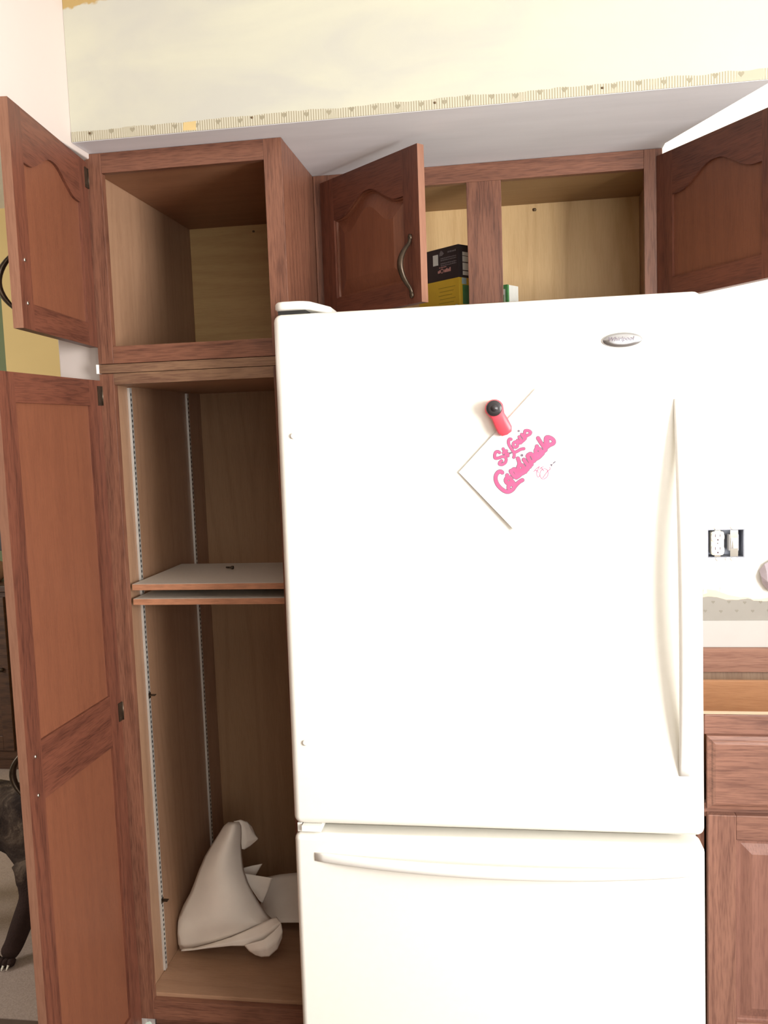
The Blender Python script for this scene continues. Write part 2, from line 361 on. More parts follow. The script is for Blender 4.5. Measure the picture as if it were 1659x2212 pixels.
# torn wallpaper border left along the bottom of the soffit
st = struct('trim_1', MB(), RIBBED)
def border():
    top = []; n = 200; z = 0
    for i in range(n + 1):
        z = 0.75 * z + random.uniform(-1, 1) * 0.0011
        x = 0.011 + i * (1.4475 - 0.011) / n
        top.append((x, SZ + 0.0225 + z - 0.002 * i / n))
    pts = [(0.011, SZ + 0.001), (1.4475, SZ + 0.001)] + top[::-1]
    return MB().prism(pts, -0.0787, -0.0776)
bo = border().build('wallpaper_border', RIBBED, st)
def heart(cx, cz, s, m, y0, y1, mi=0):
    pts = []
    for k in range(14):
        t = 2 * math.pi * k / 14
        pts.append((cx + s * 16 * math.sin(t) ** 3 / 17, cz + s * (13 * math.cos(t) - 5 * math.cos(2 * t) - 2 * math.cos(3 * t) - math.cos(4 * t)) / 17))
    m.prism(pts, y0, y1, mi)
hm = MB()
hx = 0.055
while hx < 1.42:
    heart(hx, SZ + 0.0145 + random.uniform(-0.002, 0.002), 0.0062, hm, -0.0790, -0.0787); hx += 0.0475
tag(hm.build('heart_print', HEART, st), kind='stuff')
MB().prism([(0.262, SZ + 0.004), (0.291, SZ + 0.003), (0.292, SZ + 0.021), (0.264, SZ + 0.020)], -0.0791, -0.0787).build('tan_patch', TANTAPE, st)
for px, pv in ((195, 288), (545, 254), (940, 222), (1302, 190)):
    p = at(px, pv, 'y', -0.079); MB().ball(p, 0.0026, 8).build('nail_head', NAIL, st)

# ------------------------------------------------------------------ cabinet doors
def arch_h(u):
    s = 1 - abs(2 * u - 1); t = min(1, max(0, (s - 0.16) / 0.80)); return t * t * (3 - 2 * t)

def outline(x0, x1, z0, zs, rise, d, n=22):
    """panel outline: bottom corners, then the arched top from right to left; d = inset"""
    pts = [(x0 + d, z0 + d), (x1 - d, z0 + d)]
    for i in range(n + 1):
        u = 1 - i / n
        pts.append((x0 + d + (x1 - x0 - 2 * d) * u, zs - d + rise * arch_h(u)))
    return pts

T = 0.019
def make_door(parent, ploc, hinge_xy, z0, w, h, ang, s=1, arch=True, midrail=None, flip_inner=True):
    """Door hinged at hinge_xy (its inner edge), bottom z0; local x = s * 0..w, y 0 = outer face, T = inner face."""
    sw = 0.052
    fb = MB()
    def X(a): return s * a
    zs = h - 0.100; rise = 0.043
    if not arch: zs = h - 0.058; rise = 0
    holes = [(0.050, zs, rise)] if midrail is None else [(midrail[1], zs, rise), (0.060, midrail[0], 0)]
    fb.box(min(X(0), X(sw)), max(X(0), X(sw)), 0, T, 0, h, 0)
    fb.box(min(X(w - sw), X(w)), max(X(w - sw), X(w)), 0, T, 0, h, 0)
    e = 0.0
    fb.box(min(X(sw), X(w - sw)), max(X(sw), X(w - sw)), 0.0002, T - 0.0002, 0, holes[-1][0], 1)
    if midrail: fb.box(min(X(sw), X(w - sw)), max(X(sw), X(w - sw)), 0.0002, T - 0.0002, midrail[0], midrail[1], 1)
    # top rail with the arched lower edge
    n = 22
    low = [(X(sw + (w - 2 * sw) * i / n), zs + rise * arch_h(i / n)) for i in range(n + 1)]
    for i in range(n):
        (xa, za), (xb, zb) = low[i], low[i + 1]
        fb.prism([(xa, za), (xb, zb), (xb, h), (xa, h)], 0.0002, T - 0.0002, 1)
    a = ang
    inner = Vector((0, T, 0)); inner.rotate(Matrix.Rotation(a, 3, 'Z'))
    loc = Vector((hinge_xy[0], hinge_xy[1], z0)) - inner - Vector(ploc)
    d = fb.build('door', [DOAK_Z, DOAK_X, WORN], parent, loc=loc)
    d.rotation_euler = (0, 0, a)
    b = bmesh.new(); b.from_mesh(d.data); bmesh.ops.remove_doubles(b, verts=b.verts[:], dist=0.00001)
    bmesh.ops.recalc_face_normals(b, faces=b.faces[:])
    for f_ in b.faces:   # the free edge takes a paler oak
        if all(abs(v_.co.x - X(w)) < 1e-4 for v_ in f_.verts): f_.material_index = 2
    b.to_mesh(d.data); b.free()
    for (pz0, pzs, pr) in holes:
        pb = MB()
        ring = lambda ins, y: [(X(x), y, z) for x, z in outline(sw - 0.001, w - sw + 0.001, pz0 - 0.001, pzs + 0.001, pr, ins)]
        pb.rings([ring(0, T - 0.006), ring(0, 0.0060), ring(0.004, 0.0060), ring(0.0055, 0.0115), ring(0.009, 0.0115), ring(0.040, 0.0020)], smooth=False)
        pb.build('panel', PANEL, d)
    return d

def pull(parent, x, z0, z1, s=1, side=-1):
    """curved bronze pull on the outer face (y < 0)"""
    zc = (z0 + z1) / 2; L = (z1 - z0)
    pts = []; rad = []
    for i in range(17):
        t = i / 16; k = math.sin(math.pi * min(1, max(0, (t - 0.10) / 0.80))); k = max(k, 0.0)
        pts.append((x + 0.0, -0.004 - 0.030 * k ** 0.85, z0 + L * t)); rad.append(0.0036 + 0.0026 * k)
    m = MB().tube(pts, rad, 10, flat=1.3, ref=(1, 0, 0))
    for z in (z0, z1):
        m.ball((x, -0.003, z), 0.0062, 10, sc=(1, 0.7, 1.35))
    return m.build('handle', BRONZE, parent)

def screws(parent, x, zz):
    for z in zz: MB().ball((x, T + 0.0002, z), 0.0042, 10, sc=(1, 0.45, 1)).build('screw', STEEL, parent)

def hinges(parent, s, zz, ln=0.044):
    for z in zz:
        m = MB().box(min(s * -0.003, s * 0.016), max(s * -0.003, s * 0.016), T, T + 0.0022, z - ln / 2, z + ln / 2)
        m.tube([(s * -0.004, T + 0.002, z - ln / 2), (s * -0.004, T + 0.002, z + ln / 2)], 0.0042, 8)
        m.ball((s * 0.010, T + 0.002, z - ln * 0.33), 0.0018, 6)
        m.build('hinge', BRONZE, parent)

# ------------------------------------------------------------------ upper pantry cabinet
def part(name, mb, mats, root, bevel=0.0008):
    return mb.build(name, mats, root, origin=root.location, bevel=bevel)

PW = 0.4535
U0, U1 = 1.6672, SZ - 0.0006
uc = tag(empty('upper_pantry_cabinet', (0.227, 0.3, U0)), 'open stained oak cabinet at the top left, empty, reaching up to the soffit', 'cabinet')
part('stile', MB().box(0, 0.0365, 0, 0.019, U0, U1), OAK_Z, uc)
part('stile', MB().box(0.4125, PW, 0, 0.019, U0, U1), OAK_Z, uc)
part('rail', MB().box(0.0366, 0.4124, 0.0003, 0.019, 2.0895, U1), OAK_X, uc)
part('rail', MB().box(0.0366, 0.4124, 0.0003, 0.019, U0, 1.7062), OAK_X, uc)
part('side_panel', MB().box(0.003, 0.016, 0.0195, 0.600, U0, U1), IN_Z, uc)
part('side_panel', MB().box(0.439, PW - 0.0005, 0.0195, 0.600, U0, U1), [OAK_Z], uc)
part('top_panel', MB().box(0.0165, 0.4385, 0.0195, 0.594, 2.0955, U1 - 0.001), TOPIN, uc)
part('bottom_panel', MB().box(0.0165, 0.4385, 0.0195, 0.594, U0 + 0.001, 1.7050), IN_X, uc)
part('back_panel', MB().box(0.0165, 0.4385, 0.5945, 0.600, U0, U1), BK_X, uc)
p = at(548, 500, 'y', 0.594); part('back_screw', MB().ball(p, 0.004, 8), NAIL, uc, 0)
d = make_door(uc, uc.location, (0.0025, -0.001), 1.705, 0.392, 0.411, R(-83.0))
screws(d, 0.392 - 0.026, (0.048, 0.127)); hinges(d, 1, (0.375,))
pull(d, 0.392 - 0.026, 0.025, 0.150)

# ------------------------------------------------------------------ tall pantry cabinet
L0, L1 = 0.074, 1.6447
tcab = tag(empty('tall_pantry_cabinet', (0.227, 0.3, 0.0)), 'tall stained oak pantry cabinet with open door left of the white refrigerator', 'cabinet')
part('stile', MB().box(0, 0.0345, 0, 0.019, L0, L1), OAK_Z, tcab)
part('stile', MB().box(0.4125, PW, 0, 0.019, L0, L1), OAK_Z, tcab)
part('rail', MB().box(0.0346, 0.4124, 0.0003, 0.019, 1.6195, L1), WORN_X, tcab)
part('rail', MB().box(0.0346, 0.4124, 0.0003, 0.019, L0, 0.1225), OAK_X, tcab)
part('filler_strip', MB().box(0.0, PW, 0.001, 0.019, L1 + 0.0012, U0 - 0.0012), WORN_X, tcab)
part('side_panel', MB().box(0.003, 0.0195, 0.0195, 0.600, L0, L1 + 0.022), IN_Z, tcab)
part('side_panel', MB().box(0.436, PW - 0.0005, 0.0195, 0.600, L0, L1 + 0.022), [IN_Z], tcab)
part('top_panel', MB().box(0.020, 0.4355, 0.0195, 0.594, 1.6200, L1), IN_X, tcab)
part('bottom_panel', MB().box(0.020, 0.4355, 0.0195, 0.594, 0.1120, 0.1310), IN_X, tcab)
part('back_panel', MB().box(0.020, 0.4355, 0.5945, 0.600, L0, L1), BK_Z, tcab)
part('toe_kick', MB().box(0.003, PW - 0.001, 0.075, 0.090, 0.0, L0), OAK_X, tcab)
for xa_ in (0.003, PW - 0.0175): part('plinth', MB().box(xa_, xa_ + 0.0165, 0.0905, 0.600, 0.0, L0 - 0.0005), IN_X, tcab)
for (y0, xs) in ((0.100, 0.0196), (0.476, 0.0196), (0.100, 0.4304), (0.476, 0.4304)):
    s_ = part('shelf_strip', MB().box(xs, xs + 0.0055, y0, y0 + 0.014, 0.135, 1.617), STRIP, tcab, 0.0004)
    sl = MB(); z = 0.15; xe = xs + 0.0056 if xs < 0.2 else xs - 0.0002
    while z < 1.60: sl.box(min(xe, xe + 0.0003), max(xe, xe + 0.0003), y0 + 0.0045, y0 + 0.0095, z, z + 0.0065); z += 0.0127
    o_ = sl.build('slots', SLOT, s_, origin=tcab.location); o_['kind'] = 'stuff'
for z in (0.857, 0.3207):
    part('shelf_clip', MB().box(0.0254, 0.0410, 0.1010, 0.1125, z - 0.001, z + 0.001).box(0.0254, 0.0265, 0.1010, 0.1125, z - 0.008, z + 0.006), BRONZE, tcab, 0)
for (y0) in (0.1005, 0.4765):
    for (x0, x1) in ((0.0254, 0.0400), (0.4160, 0.4302)):
        if y0 < 0.3: part('shelf_clip', MB().box(x0, x1, y0, y0 + 0.012, 1.0988, 1.1008), BRONZE, tcab, 0)
d = make_door(tcab, tcab.location, (0.0015, -0.001), 0.054, 0.392, 1.576, R(-91.3), arch=False, midrail=(0.729, 0.849))
screws(d, 0.392 - 0.030, (0.824, 0.745)); hinges(d, 1, (1.541, 0.798))
pull(d, 0.392 - 0.030, 0.722, 0.847)

# two loose shelf boards resting in the pantry
def shelf(name, z0, y0, y1, label):
    o = MB().box(0.0345, 0.4210, y0 + 0.0009, y1, z0, z0 + 0.0145).build(name, LAM, None, origin=(0.227, (y0 + y1) / 2, z0), bevel=0.0005)
    tag(o, label, 'shelf', 'pantry shelf boards')
    MB().box(0.0345, 0.4210, y0, y0 + 0.0009, z0, z0 + 0.0140).build('edge_band', EDGE, o, origin=(0.227, (y0 + y1) / 2, z0))
    return o
shelf('shelf_board', 1.1010, 0.0290, 0.335, 'lower of the two white laminate shelf boards lying close together in the pantry')
shelf('shelf_board', 1.1365, 0.0280, 0.341, 'upper white laminate shelf board with brown edge, a screw lying on it')
for (x0, x1) in ((0.06, 0.08), (0.37, 0.39)):
    pass
sp = Vector((0.2085, 0.2345, 1.1552))
sc = MB().tube([sp + Vector((-0.012, 0.004, 0.0006)), sp + Vector((0.004, -0.001, 0.0006))], [0.0022, 0.0026], 8)
sc.tube([sp + Vector((0.004, -0.001, 0.0008)), sp + Vector((0.0085, -0.0025, 0.0010))], [0.0044, 0.0046], 10)
tag(sc.build('screw', BRONZE, None, origin=sp), 'short dark screw lying on the upper shelf board in the pantry', 'screw')

# ------------------------------------------------------------------ crumpled cloth in the bottom of the pantry
def patch(g, n=5):
    """bilinear refinement of a coarse grid of points"""
    g = [[Vector(p) for p in r] for r in g]; out = []
    R_, C_ = (len(g) - 1) * n, (len(g[0]) - 1) * n
    for a in range(R_ + 1):
        i = min(a // n, len(g) - 2); s_ = a / n - i; row = []
        for b in range(C_ + 1):
            j = min(b // n, len(g[0]) - 2); t = b / n - j
            row.append((g[i][j] * (1 - t) + g[i][j + 1] * t) * (1 - s_) + (g[i + 1][j] * (1 - t) + g[i + 1][j + 1] * t) * s_)
        out.append(row)
    return out
def clothpt(u, v, y):
    p = at(u, v, 'y', y); p.x = max(p.x, 0.0265); p.z = max(p.z, 0.1325); return p
cl = MB()
rows = [(1776, 494, 517, .300, .305), (1784, 484, 521, .292, .300), (1800, 474, 522, .285, .292), (1825, 458, 521, .272, .280), (1850, 443, 523, .258, .268), (1880, 430, 527, .244, .258),
        (1905, 421, 535, .232, .250), (1930, 411, 548, .222, .242), (1955, 397, 563, .212, .235), (1975, 385, 577, .204, .228), (1992, 373, 596, .196, .222)]
nu = 18
def sheet(rows, bulge, wob=0.0):
    out = []
    for r, (v, ul, ur, yl, yr) in enumerate(rows):
        row = []
        for i in range(nu + 1):
            t = i / nu; u = ul + (ur - ul) * t
            k = bulge * min(1, 0.5 + r * 0.1)
            y = yl + (yr - yl) * t - k * math.sin(math.pi * t) + wob * math.sin(5 * t + r * 0.9)
            row.append(clothpt(u, v, y))
        out.append(row)
    return out
g = sheet(rows, 0.050, 0.003)
# lower edge of the cone dips to the floor at the left and rises to the fold at the right
def edge(u): return 2051 + (1985 - 2051) * max(0, (u - 395) / (600 - 395)) ** 1.25
for f_, wv in ((0.4, 0.0), (0.8, 0.0), (1.0, 0.0)):
    row = []
    for i in range(nu + 1):
        t = i / nu; u0 = 373 + (596 - 373) * t
        ul = {0.4: 361, 0.8: 368, 1.0: 380}[f_]; u = ul + (600 - ul) * t
        v = 1992 + (edge(u) - 1992) * f_
        row.append(clothpt(u, v, 0.192 + 0.024 * t - 0.046 * math.sin(math.pi * t) * (1 - 0.25 * f_)))
    g.append(row)
cl.grid(g)
# turned-up cuff along the bottom, ending in a curl at the right
top = [(394, 2050), (420, 2048), (460, 2037), (500, 2024), (535, 2009), (565, 1995), (586, 1985), (598, 1981)]
mid = [(392, 2053), (420, 2052), (460, 2044), (500, 2036), (540, 2029), (572, 2017), (596, 2000), (607, 1993)]
bot = [(392, 2055), (420, 2052), (460, 2047), (500, 2043), (530, 2043), (552, 2058), (578, 2052), (611, 2016)]
def cu(pts, y0, y1): return [clothpt(u, v, y0 + (y1 - y0) * i / 7 - 0.014 * math.sin(math.pi * i / 7)) for i, (u, v) in enumerate(pts)]
cl.grid(patch([cu(top, .168, .200), cu(mid, .155, .178), cu(bot, .160, .172)]))
cl.grid(patch([[clothpt(528, 2042, .150), clothpt(548, 2036, .142), clothpt(570, 2030, .140), clothpt(592, 2012, .150), clothpt(608, 1995, .165)],
         [clothpt(538, 2054, .146), clothpt(558, 2052, .136), clothpt(578, 2048, .134), clothpt(600, 2032, .146), clothpt(611, 2012, .160)],
         [clothpt(552, 2063, .150), clothpt(565, 2067, .144), clothpt(582, 2066, .144), clothpt(600, 2050, .152), clothpt(610, 2026, .162)]]))
# flap folding over the peak, two stiff points behind and a sheet lying back
cl.grid(patch([[clothpt(505, 1774, .300), clothpt(520, 1771, .312), clothpt(534, 1775, .325), clothpt(545, 1786, .335)],
         [clothpt(516, 1796, .300), clothpt(530, 1792, .306), clothpt(543, 1795, .318), clothpt(552, 1803, .330)],
         [clothpt(521, 1818, .292), clothpt(533, 1816, .298), clothpt(546, 1814, .312), clothpt(558, 1811, .326)],
         [clothpt(523, 1834, .286), clothpt(528, 1835, .292), clothpt(540, 1828, .308), clothpt(557, 1813, .325)]]))
cl.grid(patch([[clothpt(522, 1876, .300), clothpt(545, 1870, .330), clothpt(567, 1866, .345)], [clothpt(524, 1893, .300), clothpt(545, 1893, .325), clothpt(553, 1890, .335)]]))
cl.grid(patch([[clothpt(526, 1886, .275), clothpt(560, 1892, .290), clothpt(590, 1897, .300)], [clothpt(540, 1915, .268), clothpt(560, 1922, .280), clothpt(581, 1922, .292)], [clothpt(560, 1944, .255), clothpt(564, 1948, .262), clothpt(568, 1950, .270)]]))
cl.grid(patch([[clothpt(570, 1896, .42), clothpt(605, 1889, .42), clothpt(655, 1884, .42)], [clothpt(565, 1940, .36), clothpt(605, 1938, .36), clothpt(655, 1936, .36)], [clothpt(560, 1985, .30), clothpt(605, 1993, .295), clothpt(655, 1993, .295)]]))
co = cl.build('crumpled_cloth', CLOTH, None, origin=(0.2, 0.22, 0.132), smooth=True, recalc=False)
md = co.modifiers.new('t', 'SOLIDIFY'); md.thickness = 0.0012; md.offset = 0
tag(co, 'crumpled off-white paper cloth standing in a cone on the pantry floor', 'cloth')

# ------------------------------------------------------------------ cabinet above the refrigerator
O0, O1, OY, OX0, OX1 = 1.757, SZ - 0.0006, 0.303, PW + 0.0006, 1.300
oc = tag(empty('over_fridge_cabinet', (0.877, 0.45, O0)), 'wide stained oak cabinet above the refrigerator with both doors swung open', 'cabinet')
part('stile', MB().box(OX0, 0.494, OY, OY + 0.019, O0, O1), OAK_Z, oc)
part('stile', MB().box(0.836, 0.9205, OY, OY + 0.019, O0 + 0.04, 2.0895), OAK_Z, oc)
part('stile', MB().box(1.2575, OX1, OY, OY + 0.019, O0, O1), OAK_Z, oc)
part('rail', MB().box(0.4941, 1.2574, OY + 0.0003, OY + 0.019, 2.0896, O1), OAK_X, oc)
part('rail', MB().box(0.4941, 1.2574, OY + 0.0003, OY + 0.019, O0, O0 + 0.0399), OAK_X, oc)
part('side_panel', MB().box(OX0 + 0.0005, 0.467, OY + 0.0195, 0.600, O0, O1), IN_Z, oc)
part('side_panel', MB().box(1.287, OX1, OY + 0.0195, 0.600, O0, O1), IN_Z, oc)
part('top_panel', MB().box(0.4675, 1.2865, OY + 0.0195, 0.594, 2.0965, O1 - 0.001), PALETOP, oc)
part('bottom_panel', MB().box(0.4675, 1.2865, OY + 0.0195, 0.594, O0 + 0.001, 1.7750), IN_X, oc)
part('back_panel', MB().box(0.4675, 1.2865, 0.5945, 0.600, O0, O1), PALE, oc)
p = at(1155, 453, 'y', 0.593); part('back_screw', MB().ball(p, 0.0055, 8, sc=(1, 0.5, 1)), NAIL, oc, 0)
DH = 0.338
d = make_door(oc, oc.location, (0.487, 0.3015), 1.772, 0.365, DH, R(-42.2))
pull(d, 0.365 - 0.030, 0.019, 0.144)
d = make_door(oc, oc.location, (1.2862, 0.3015), 1.777, 0.367, DH, R(122.0), s=-1)
screws(d, -(0.367 - 0.026), (0.060, 0.138)); pull(d, -(0.367 - 0.026), 0.036, 0.162)

# food cartons standing in it
def carton(name, corner, ang, w, dpt, h, mats, label, group=None):
    """corner = the near vertical edge; front face runs to the left by w, side runs back by dpt"""
    root_loc = Vector(corner)
    m = MB().box(-w, 0, 0, dpt, 0, h, 0)
    o = m.build(name, mats[0], None, bevel=0.0006); o.location = root_loc; o.rotation_euler = (0, 0, ang)
    tag(o, label, 'box', group)
    return o
ang = math.atan2(-(0.4092 - 0.345), (0.8102 - 0.7365))
yz = 0.0962
yb = carton('food_carton', (0.8102, 0.345, 1.7752), ang, 0.150, 0.042, yz, [YELLOWBOX], 'yellow food carton standing under the black carton above the refrigerator', 'food cartons')
bb = carton('food_carton', (0.8102, 0.345, 1.7754 + yz), ang, 0.150, 0.042, 0.081, [BLACKBOX], 'black food carton lying on top of the yellow carton', 'food cartons')
def prints(o, rects, mat, name='print'):
    m = MB()
    for (f_, a0, a1, z0, z1) in rects:
        if f_ == 'f': m.box(a0, a1, -0.0005, -0.0001, z0, z1)
        else: m.box(0.0001, 0.0005, a0, a1, z0, z1)
    return m.build(name, mat, o)
rnd = random.Random(3)
rows_ = []
def words_row(z, x0, x1, hh, lo=0.004, hi=0.011):
    x = x0
    while x < x1:
        w_ = rnd.uniform(lo, hi); rows_.append(('f', x, min(x + w_, x1), z, z + hh * rnd.uniform(0.7, 1.0))); x += w_ + 0.0016
words_row(0.066, -0.038, -0.008, 0.0045)
for z in (0.0535, 0.0485, 0.0405, 0.0355): words_row(z, -0.064, -0.008, 0.0030, 0.002, 0.006)
heartm = prints(bb, rows_, GREYPRINT, 'small_print')
MB().prism([(-0.068, 0.062), (-0.058, 0.062), (-0.052, 0.066), (-0.056, 0.072), (-0.062, 0.075), (-0.067, 0.069)], -0.0005, -0.0001).build('emblem', GREYPRINT, bb)
prints(bb, [('f', -0.092, -0.0735, 0.040, 0.067)], LABELW, 'label_panel')
pk = MB()
for i, (x, w_, h_) in enumerate(((-0.075, 0.004, 0.006), (-0.070, 0.003, 0.008), (-0.052, 0.006, 0.007), (-0.045, 0.0055, 0.009), (-0.0385, 0.005, 0.007), (-0.0325, 0.004, 0.010))):
    pk.box(x, x + w_, -0.0005, -0.0001, 0.019, 0.019 + h_)
pk.rings([[(-0.0600 + r_ * math.cos(2 * math.pi * k / 14), y_, 0.0235 + r_ * math.sin(2 * math.pi * k / 14)) for k in range(14)] for r_, y_ in ((0.0058, -0.0001), (0.0058, -0.0005), (0.0042, -0.0005), (0.0042, -0.0001))], caps=False)
for x in (-0.070, -0.064, -0.059, -0.053, -0.048): pk.box(x, x + 0.004, -0.0005, -0.0001, 0.0315, 0.0335)
pk.build('lettering', PINKPRINT, bb)
prints(bb, [('s', 0.014, 0.036, z, z + h_) for z, h_ in ((0.006, 0.010), (0.0185, 0.018), (0.039, 0.014), (0.0545, 0.009))], LABELW, 'side_label')
rows_ = []
for i in range(7): rows_.append(('f', -0.075 + 0.004 * (i % 2), -0.014 - 0.006 * (i % 3), 0.076 - i * 0.0095, 0.0775 - i * 0.0095))
prints(yb, rows_, OLIVE, 'text_lines')
MB().rings([[(-0.012 + r_ * math.cos(2 * math.pi * k / 14), y_, 0.020 + r_ * math.sin(2 * math.pi * k / 14)) for k in range(14)] for r_, y_ in ((0.010, -0.0001), (0.010, -0.0006))]).build('round_print', BLUEP, yb)
prints(yb, [('s', 0.012, 0.040, 0.030, 0.078)], GREENP, 'green_picture')
prints(yb, [('s', 0.010, 0.026, 0.080, 0.0955)], BLUEP, 'blue_picture')
gb = MB().box(-0.075, 0, 0, 0.05, 0, 0.074).build('food_carton', LABELW, None, bevel=0.0006)
gb.location = (0.9305, 0.37, 1.7752); gb.rotation_euler = (0, 0, R(-33))
tag(gb, 'pale carton with green edges half hidden behind the centre stile', 'box', 'food cartons')
MB().box(-0.075, 0.0004, -0.0006, -0.0001, 0.064, 0.0745).box(-0.006, 0.0004, -0.0006, -0.0001, 0.0, 0.064).box(0.0001, 0.0006, 0.0, 0.006, 0.0, 0.074).build('green_border', GREENP, gb)
MB().box(-0.022, -0.010, -0.0007, -0.0001, 0.012, 0.050).build('green_print', GREENP, gb)

# ------------------------------------------------------------------ refrigerator (leans back a touch)
TILT = R(-1.1)
FR = Vector((0.8777, -0.2025, 0.0))
fr = tag(empty('refrigerator', FR, (TILT, 0, 0)), 'large white refrigerator with bottom freezer drawer', 'refrigerator')
FH = 0.4165
FM = Matrix.Rotation(TILT, 4, 'X'); FM.translation = FR
FMI = FM.inverted()
def fat(u, v, depth=0.0):
    """photograph point on the refrigerator's front, in refrigerator coordinates"""
    d_ = RGT * ((u - 830) / FPX) + FWD + UPV * ((1106 - v) / FPX)
    n = FM.to_3x3() @ Vector((0, 1, 0)); p0 = FM @ Vector((0, depth, 0))
    return FMI @ (CAM + d_ * ((p0 - CAM).dot(n) / d_.dot(n)))
def fpart(name, mb, mat, **k): return mb.build(name, mat, fr, **k)
fpart('body', MB().box(-FH + 0.003, FH - 0.003, 0.078, 0.735, 0.022, 1.727), WHITE, bevel=0.006, seg=3)
fpart('gasket', MB().box(-FH + 0.014, FH - 0.014, 0.066, 0.0775, 0.690, 1.722).box(-FH + 0.014, FH - 0.014, 0.066, 0.0775, 0.115, 0.640), GASKET)
fd = fpart('door', MB().box(-FH, FH, 0.0, 0.066, 0.6735, 1.7345), WHITE, bevel=0.016, seg=5)
fz = fpart('freezer_drawer', MB().box(-FH, FH, 0.0, 0.066, 0.105, 0.6535), WHITE, bevel=0.014, seg=5)
fpart('toe_grille', MB().box(-FH + 0.01, FH - 0.01, 0.03, 0.077, 0.022, 0.095), GASKET)
for sx_ in (-0.36, 0.33):
    for sy_ in (0.10, 0.66): fpart('foot', MB().box(sx_, sx_ + 0.03, sy_, sy_ + 0.03, 0.0005, 0.0215), DARK)
# rounded hinge cover over the left corner, hinge stub and a dark block painting in the gap's shade
hc = []
for z_, ins in ((1.7425, 0.002), (1.7460, 0.0), (1.7560, 0.0), (1.7590, 0.004)):
    ring_ = []
    for (cx, cy, r_, a0, a1) in ((-FH + 0.024, 0.024, 0.022, 180, 270), (-FH + 0.046, 0.040, 0.038, 270, 330), (-FH + 0.092, 0.100, 0.012, 330, 360), (-FH + 0.092, 0.150, 0.012, 0, 90), (-FH + 0.014, 0.150, 0.012, 90, 180)):
        for k in range(7):
            a = R(a0 + (a1 - a0) * k / 6); ring_.append((cx + (r_ - ins) * math.cos(a), cy + (r_ - ins) * math.sin(a), z_))
    hc.append(ring_)
fpart('hinge_cover', MB().rings(hc, smooth=False), WHITE2, bevel=0.003, seg=3)
fpart('hinge_gap_shade', MB().box(-FH + 0.008, -FH + 0.066, 0.018, 0.140, 1.7347, 1.7424), DARK)
pz = fat(650, 1782)
fpart('middle_hinge', MB().box(-FH + 0.018, -FH + 0.060, -0.003, 0.068, 0.6600, 0.6725).box(-FH + 0.006, -FH + 0.016, 0.010, 0.05, 0.6540, 0.6735), WHITE2, bevel=0.001)
for (u, v) in ((634, 942), (660, 1604)):
    p = fat(u, v); MB().rings([[(p.x + r_ * math.cos(2 * math.pi * k / 12), y_, p.z + r_ * math.sin(2 * math.pi * k / 12)) for k in range(12)] for r_, y_ in ((0.0062, 0.0), (0.0058, -0.003), (0.0030, -0.0042), (0.0012, -0.0034))]).build('plug', WHITE2, fd)
# long bowed door handle
def bow(p0, p1, out, wid, thick, horiz=False, droop=0.0):
    rs = []; n = 36
    for i in range(n + 1):
        t = i / n; k = math.sin(math.pi * t) ** 0.8
        x = p0[0] + (p1[0] - p0[0]) * t; z = p0[1] + (p1[1] - p0[1]) * t - droop * math.sin(math.pi * t)
        yo = -0.002 - out * k; yi = yo + thick * (0.35 + 0.65 * k) if out > 0 else 0
        yi = min(yi, 0.0)
        w_ = wid * (0.75 + 0.25 * k)
        ring_ = []
        prof = [(-0.5, 1.0), (-0.5, 0.35), (-0.32, 0.04), (0, -0.05), (0.32, 0.04), (0.5, 0.35), (0.5, 1.0), (0.0, 1.1)]
        for a, b_ in prof:
            y_ = yo + (yi - yo) * b_; y_ = min(y_, 0.0005)
            ring_.append((x, y_, z + a * w_) if horiz else (x + a * w_, y_, z))
        rs.append(ring_)
    return MB().rings(rs)
h0, h1 = fat(1452, 862), fat(1463, 1676)
bow((1.2555 - FR.x, h1.z), (1.2515 - FR.x, h0.z), 0.050, 0.028, 0.016).build('handle', WHITE2, fd)
g0 = fat(681, 1850); g1 = Vector((0.385, 0, g0.z - 0.004))
bow((g0.x, g0.z), (g1.x, g1.z), 0.046, 0.024, 0.018, True).build('handle', WHITE2, fz)
# oval maker's badge
b0, b1 = fat(1300, 735), fat(1388, 734); bc = (b0 + b1) / 2; bw = (b1.x - b0.x) / 2; bh = 0.0142
oval = lambda k_, y_: [(bc.x + bw * k_ * math.cos(2 * math.pi * k / 32), y_, bc.z + bh * k_ * math.sin(2 * math.pi * k / 32)) for k in range(32)]
BADGE = plain('brushed_badge', srgb(176, 176, 178), 0.28, 0.5, 0.9, var=0.04, scale=60)
bdg = MB().rings([oval(1, 0), oval(1, -0.002), oval(0.93, -0.0042), oval(0.6, -0.0056), oval(0.2, -0.0060)]).build('badge', BADGE, fd)
def text_mesh(name, body, size, mat, parent, loc, rot=(R(90), 0, 0), shear=0.0, extrude=0.0003):
    c = bpy.data.curves.new(name, 'FONT'); c.body = body; c.size = size; c.shear = shear; c.extrude = extrude
    c.align_x = 'CENTER'; c.align_y = 'CENTER'; c.resolution_u = 3
    tmp = bpy.data.objects.new(name + '_tmp', c); COL.objects.link(tmp)
    bpy.context.view_layer.update()
    me = bpy.data.meshes.new_from_object(tmp.evaluated_get(bpy.context.evaluated_depsgraph_get()))
    bpy.data.objects.remove(tmp); bpy.data.curves.remove(c)
    me.name = name; me.materials.clear(); me.materials.append(mat)
    o = bpy.data.objects.new(name, me); COL.objects.link(o); o.parent = parent; o.location = loc; o.rotation_euler = rot
    return o
text_mesh('badge_lettering', 'Whirlpool', 0.0115, GREYINK, bdg, (bc.x - 0.003, -0.0062, bc.z + 0.0015), shear=0.25)

